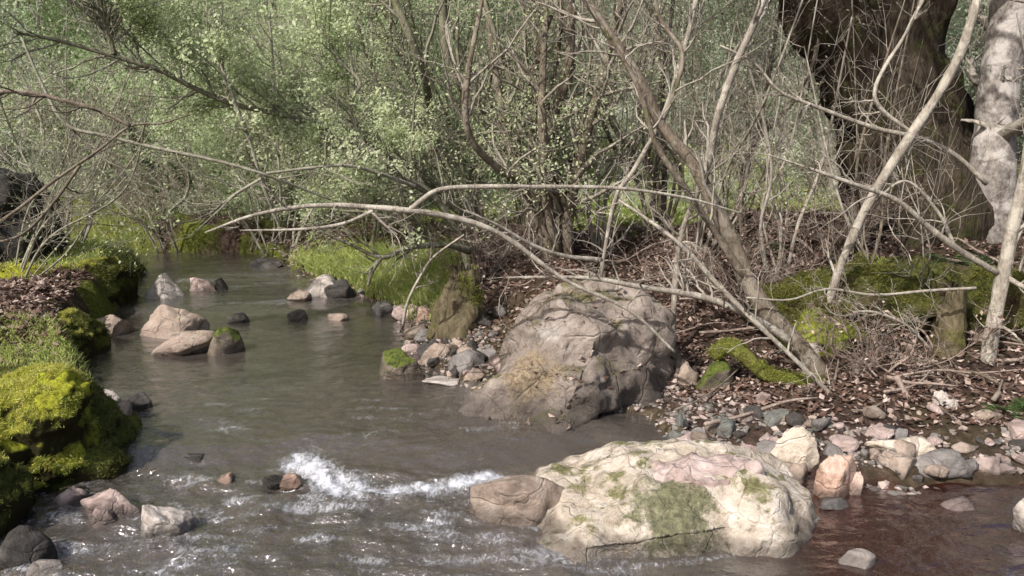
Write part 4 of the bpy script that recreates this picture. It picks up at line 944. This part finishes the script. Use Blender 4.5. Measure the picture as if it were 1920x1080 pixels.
coppice(330, 470, 7, 2.2, .8, 'low brownish bush at the bend of the stream', 410, M_twigd, M_brush, twigs=120, rpx=.012, leaves=8000, lm=M_leafC)
coppice(520, 470, 7, 2.4, .8, 'pale green bush overhanging the far end of the stream', 411, M_twigd, M_twigd, twigs=120, rpx=.014, leaves=16000, lm=M_leafA)
coppice(700, 460, 7, 2.8, .7, 'light green bush behind the grassy right shore', 412, M_barkol, M_twigd, twigs=120, rpx=.016, leaves=16000, lm=M_leafA)

coppice(985, 470, 12, 2.0, .35, 'low sheaf of thin branches arching left over the stream from the centre', 413, M_barkol, M_twigd, twigs=110, rpx=.011, lean=(-1.15, -.15), leaves=2500, lm=M_leafA)
coppice(1120, 470, 12, 3.0, .5, 'tall thin grey whips standing right of the centre clump', 414, M_twig, M_twig, twigs=100, rpx=.011, leaves=900, lm=M_leafC)
coppice(830, 455, 10, 2.6, .4, 'thin green twigged stems leaning far out over the pool', 415, M_barkol, M_twigd, twigs=110, rpx=.011, lean=(-.8, -.1), leaves=9000, lm=M_leafA)
coppice(1320, 470, 10, 2.6, .5, 'spindly pale whips crossing behind the leaning grey tree', 416, M_twig, M_twig, twigs=90, rpx=.011, lean=(.3, 0), leaves=600, lm=M_leafC)
coppice(1700, 600, 5, 1.6, .3, 'few bent pale whips above the fallen mossy log', 417, M_pale_b, M_twig, twigs=30, rpx=.007, lean=(-.2, 0))
coppice(40, 520, 9, 1.9, .35, 'thin shoots arching right over the stream from the left bank', 418, M_twigd, M_twigd, twigs=90, rpx=.009, lean=(.8, -.1), leaves=1200, lm=M_leafA)
# stumps, logs, root
st1 = woody('mossy_stump', [(862, 612, 5.15), (868, 575, 5.15), (872, 535, 5.15), (872, 505, 5.15)], [94, 76, 60, 46], M_stump, 'olive mossy stump at the shore left of the large boulder', 'stump', S_=30, K=20, root=(0, 0), bump=.25, ridge=.2, jag=.07, seed=31, part='trunk')
woody('mossy_stump', [(1768, 695, 4.5), (1776, 640, 4.5), (1788, 590, 4.5), (1790, 550, 4.5)], [62, 52, 42, 26], M_stump, 'rotting upright stump on the dark right bank', 'stump', S_=26, K=20, root=(0, 0), bump=.25, ridge=.25, jag=.15, seed=32, part='trunk')
lg = woody('fallen_log', [(1440, 592, 4.75), (1520, 575, 4.78), (1620, 562, 4.8), (1740, 562, 4.85), (1850, 575, 4.9), (2000, 590, 5.0)], [90, 125, 145, 140, 132, 120], M_log, 'thick fallen log covered in dark moss on the right bank', 'log', S_=48, K=80, bump=.30, seed=33, part='trunk')
mr = woody('mossy_root', [(1340, 668, 4.25), (1362, 652, 4.2), (1392, 664, 4.15), (1430, 698, 4.1), (1470, 713, 4.1), (1540, 716, 4.1)], [28, 31, 29, 25, 22, 14], M_log if False else barkmat('bright mossy root', (0.06, 0.055, 0.015), (0.16, 0.15, 0.04), moss=0.7, mossc=((0.06, 0.065, 0.015), (0.20, 0.21, 0.05)), sc=14, stretch=1), 'curved bright mossy root right of the large boulder', 'root', S_=16, K=34, bump=.16, seed=34, part='root')
woody('fallen_branch', [(1480, 735, 4.0), (1600, 745, 4.05), (1700, 760, 4.1), (1800, 790, 4.0), (1900, 815, 3.95)], [24, 26, 22, 16, 10], M_bark, 'grey fallen branch lying along the foot of the right bank', 'branch', S_=12, bump=.15, seed=35, twigs=10, tl=(.1, .3))
woody('fallen_branch', [(1860, 700, 4.6), (1930, 702, 4.6), (2020, 705, 4.6)], [20, 22, 20], M_bark, 'cut grey branch lying at the right edge behind the slender trunk', 'branch', S_=12, bump=.1, seed=36)
woody('fallen_branch', [(1680, 705, 3.95), (1720, 770, 3.9), (1790, 800, 3.85), (1860, 815, 3.8)], [14, 14, 12, 8], M_brush, 'pale broken branch on the gravel bar below the stump', 'branch', S_=10, bump=.1, seed=37, twigs=12, tl=(.06, .25))

def moss_on(t, n, size, mat, seed, th=0.0, minz=0.0):
    o = t.children[0]; me = o.data; P = np.empty(len(me.vertices) * 3); me.vertices.foreach_get('co', P); P = P.reshape(-1, 3) + np.array(t.location)
    F = np.empty(len(me.polygons) * 4, np.int32); me.polygons.foreach_get('vertices', F); N = normals(P, F.reshape(-1, 4))
    rg_ = np.random.default_rng(seed); k = np.nonzero((N[:, 2] > minz) & (fbm(P[:, 0] * 4, P[:, 1] * 4, P[:, 2] * 4, 3, seed) > th))[0]
    i = k[rg_.integers(0, len(k), n)]; jit = rg_.normal(size=(n, 3)) * .022; jit -= (jit * N[i]).sum(1, keepdims=True) * N[i]
    V, F = shoots(P[i] + jit, N[i], n, size, rg_, -2); tag(mk('moss_shoots', V, F, mat, parent=t, smooth=False), kind='stuff')
moss_on(lg, 42000, .018, leafmat('dim moss shoots', [(0.05, 0.055, 0.015), (0.14, 0.15, 0.03), (0.24, 0.24, 0.05), (0.12, 0.09, 0.045)], .3), 5, -.15)
moss_on(mr, 9000, .010, M_mblade_g, 6, -.3); moss_on(st1, 9000, .010, M_mblade_g, 7, .15)
# dead sticks strewn on the right bank: each is a thing
rg = np.random.default_rng(77)
for i in range(70):
    px, py = 1000 + 920 * rg.random(), 420 + 370 * rg.random() ** 0.9
    if py > 560 and px < 1290: continue
    p = hit(px, py); a = rg.normal() * 0.7 + (0 if rg.random() < .7 else 1.4); Ln = .15 + .55 * rg.random()
    q = [p + np.array([math.cos(a) * s, math.sin(a) * s * .8, 0]) * Ln for s in (-.5, -.15, .2, .5)]
    q = [np.array([v_[0], v_[1], max(float(ground(v_[0], v_[1])), 0.02) + .02 + .06 * rg.random()]) + rg.normal(size=3) * .015 for v_ in q]
    r = .004 + .008 * rg.random()
    (V, F), P, RR = one(q, [r, r, r * .8, r * .4], 6, 12, bump=.15, bs=i)
    o = mk('stick', V, F, M_brush if rg.random() < .65 else M_bark, loc=q[0]); tag(o, 'dead stick lying among the fallen leaves of the right bank', 'stick', 'dead sticks on the right bank')
# brush tangle hanging above the stump
coppice(900, 520, 12, .45, .35, 'tangle of fine dead brush on top of the shore by the mossy stump', 421, M_brush, M_brush, twigs=160, rpx=.006, tl=(.1, .35), leaves=700, lm=M_litter, name='brush_tangle')
coppice(1350, 560, 12, .5, .4, 'tangle of dead brush behind the curved mossy root', 422, M_brush, M_brush, twigs=130, rpx=.006, tl=(.1, .4), leaves=700, lm=M_litter, name='brush_tangle')
coppice(1640, 700, 10, .35, .3, 'tangle of thin roots and brush on the dark bank', 423, M_brush, M_brush, twigs=100, rpx=.006, tl=(.08, .3), leaves=500, lm=M_litter, name='brush_tangle')
coppice(1560, 480, 12, .6, .5, 'tangle of pale dead brush at the foot of the old tree', 424, M_brush, M_brush, twigs=150, rpx=.006, tl=(.1, .45), leaves=900, lm=M_litter, name='brush_tangle')

# ferns
def fern(px, py, label, seed, n=9, L=.3, mat=M_leafD):
    rg = np.random.default_rng(seed); b = hit(px, py); t = thing('fern', b, label, 'fern', 'ferns on the right bank')
    for i in range(n):
        a = rg.random() * 6.28; d = np.array([math.cos(a), math.sin(a), 0]); K = 14; s = np.linspace(0, 1, K)[:, None]
        C_ = b + d * L * s * .9 + np.array([0, 0, 1]) * L * (s * 1.0 - s ** 2 * .9); u = np.cross(d, [0, 0, 1.])
        w_ = (np.sin(s * 2.8) * .22 + .03) * L; parts = []
        for sg in (-1, 1):
            e = C_ + sg * u * w_ + d * .02
            V = np.stack([C_[:-1], (C_[:-1] + C_[1:]) / 2, e[:-1] + d * .004, e[:-1]], 1).reshape(-1, 3); parts.append((V, np.arange(len(V)).reshape(-1, 4)))
        V, F = join(parts); mk('frond', V, F, mat, parent=t, smooth=False)
fern(1730, 520, 'dark green fern on the fallen mossy log', 501, 10, .35); fern(1790, 500, 'dark fern right of the mossy mound on the log', 502, 9, .3)
fern(1240, 400, 'pale green fern behind the centre clump', 503, 10, .4, M_leafA); fern(1880, 770, 'small fern at the foot of the slender pale trunk', 504, 8, .18)
fern(1430, 470, 'fern among the dead leaves left of the old tree', 505, 8, .25)

# ---------------------------------------------------------------- far thicket: shared prototypes, individual things
def proto(seed, h, nst, lm, leaves, lsize, twm, r=.05, twigs=110):
    rg = np.random.default_rng(seed); stems = []
    for i in range(nst):
        a = rg.random() * 6.28; o = np.array([math.cos(a), math.sin(a), 0]) * (.2 + .9 * rg.random()); hh = h * (.7 + .4 * rg.random())
        s = np.array([o[0] * .2, o[1] * .2, -.2]); e = s + np.array([o[0] * 1.3, o[1] * 1.3, hh])
        mid = (s + e) / 2 + rg.normal(size=3) * .25
        stems.append(one([s, mid, e], [r * (.5 + rg.random()), r * .6, r * .2], 7, 16, bump=.1, bs=seed))
    P = np.array([q[1] for q in stems]); R = np.array([q[2] for q in stems])
    A, RA = sprout(P, R, twigs, .6, 1.6, .8, .45, 8, .03, rg=rg, r_min=.004, tmin=.05); B, RB = sprout(A, RA, twigs * 5, .3, .8, .8, .6, 6, 0, rg=rg, r_min=.003)
    tw = join([tubes(A, RA, 4), tubes(B, RB, 3)]); lf = leafset(clumpy(along(B, int(leaves * 1.4), .10, rg), seed, 1.1, -.4), lsize * .9, rg)
    return stems, tw, lf, lm, twm
def build_proto(p, label, group, name):
    t = thing(name, (0, 0, 0), label, 'shrub', group)
    for (V, F), _, _ in p[0]: mk('stem', V, F, M_farbark, parent=t)
    mk('twigs', *p[1], p[4], parent=t); mk('foliage', *p[2], p[3], parent=t, smooth=False); return t
def dup(root):
    r = root.copy(); COL.objects.link(r)
    for ch in root.children:
        c = ch.copy(); COL.objects.link(c); c.parent = r
    return r
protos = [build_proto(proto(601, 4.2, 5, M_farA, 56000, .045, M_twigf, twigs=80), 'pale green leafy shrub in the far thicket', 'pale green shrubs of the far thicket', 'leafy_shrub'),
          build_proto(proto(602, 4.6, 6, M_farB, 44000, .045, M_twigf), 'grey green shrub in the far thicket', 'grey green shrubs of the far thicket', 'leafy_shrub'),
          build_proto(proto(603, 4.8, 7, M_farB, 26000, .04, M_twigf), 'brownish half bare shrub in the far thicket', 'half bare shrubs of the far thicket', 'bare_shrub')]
spots = []
for r_, (Y0, n_) in enumerate([(10.3, 8), (12.0, 9), (14.5, 11), (18, 12), (23, 12)]):
    half = Y0 * 0.72
    for i in range(n_):
        x = -half + 2 * half * (i + .5) / n_ + rg.normal() * .3
        if r_ == 0 and x > 0.2: continue
        if r_ == 1 and 0.2 < x < 4.0: continue
        if r_ == 2 and 0.5 < x < 3.5: continue
        spots.append((x, Y0 + rg.normal() * .4))
usedp = set()
for x, y in spots:
    pr = rg.random(); fx = (x / y)
    k = (0 if pr < .75 else 1) if fx < -0.12 else ((1 if pr < .5 else (0 if pr < .65 else 2)) if fx < .25 else (2 if pr < .65 else 1))
    o = protos[k] if k not in usedp else dup(protos[k]); usedp.add(k)
    s = (.85 + .35 * rg.random()) * (1 + max(0, y - 12) * .05)
    o.location = (x, y, float(ground(x, y))); o.scale = (s, s, s); o.rotation_euler = (0, 0, rg.random() * 6.28)

# ---------------------------------------------------------------- light, sky, camera
Sdir = Vector((-0.60, -0.72, 0.86)).normalized()
wd = bpy.data.worlds.new('World'); scn.world = wd; wd.use_nodes = True
nt = wd.node_tree; sky = nt.nodes.new('ShaderNodeTexSky'); sky.sky_type = 'NISHITA'; sky.sun_disc = False
sky.sun_elevation = math.asin(Sdir.z); sky.sun_rotation = math.atan2(Sdir.x, Sdir.y)
sky.dust_density = 4.0
nt.links.new(sky.outputs[0], nt.nodes['Background'].inputs[0]); nt.nodes['Background'].inputs[1].default_value = 0.15
sun = bpy.data.lights.new('sun', 'SUN'); sun.energy = 5.0; sun.angle = math.radians(0.6); sun.color = (1.0, 0.95, 0.88)
so = bpy.data.objects.new('sun', sun); COL.objects.link(so); so.rotation_euler = Sdir.to_track_quat('Z', 'Y').to_euler(); so.location = (0, 0, 20)
cam = bpy.data.cameras.new('camera'); co = bpy.data.objects.new('camera', cam); COL.objects.link(co)
cam.sensor_width = 36; cam.lens = FPX / 1920 * 36; cam.clip_end = 500; cam.clip_start = 0.05
co.location = tuple(CAM); co.rotation_euler = (math.pi / 2 - PITCH, 0, 0)
scn.camera = co
scn.view_settings.view_transform = 'Standard'; scn.view_settings.look = 'None'; scn.view_settings.exposure = 0
scn.cycles.max_bounces = 8; scn.cycles.transparent_max_bounces = 8; scn.cycles.diffuse_bounces = 5; scn.cycles.caustics_reflective = False; scn.cycles.caustics_refractive = False
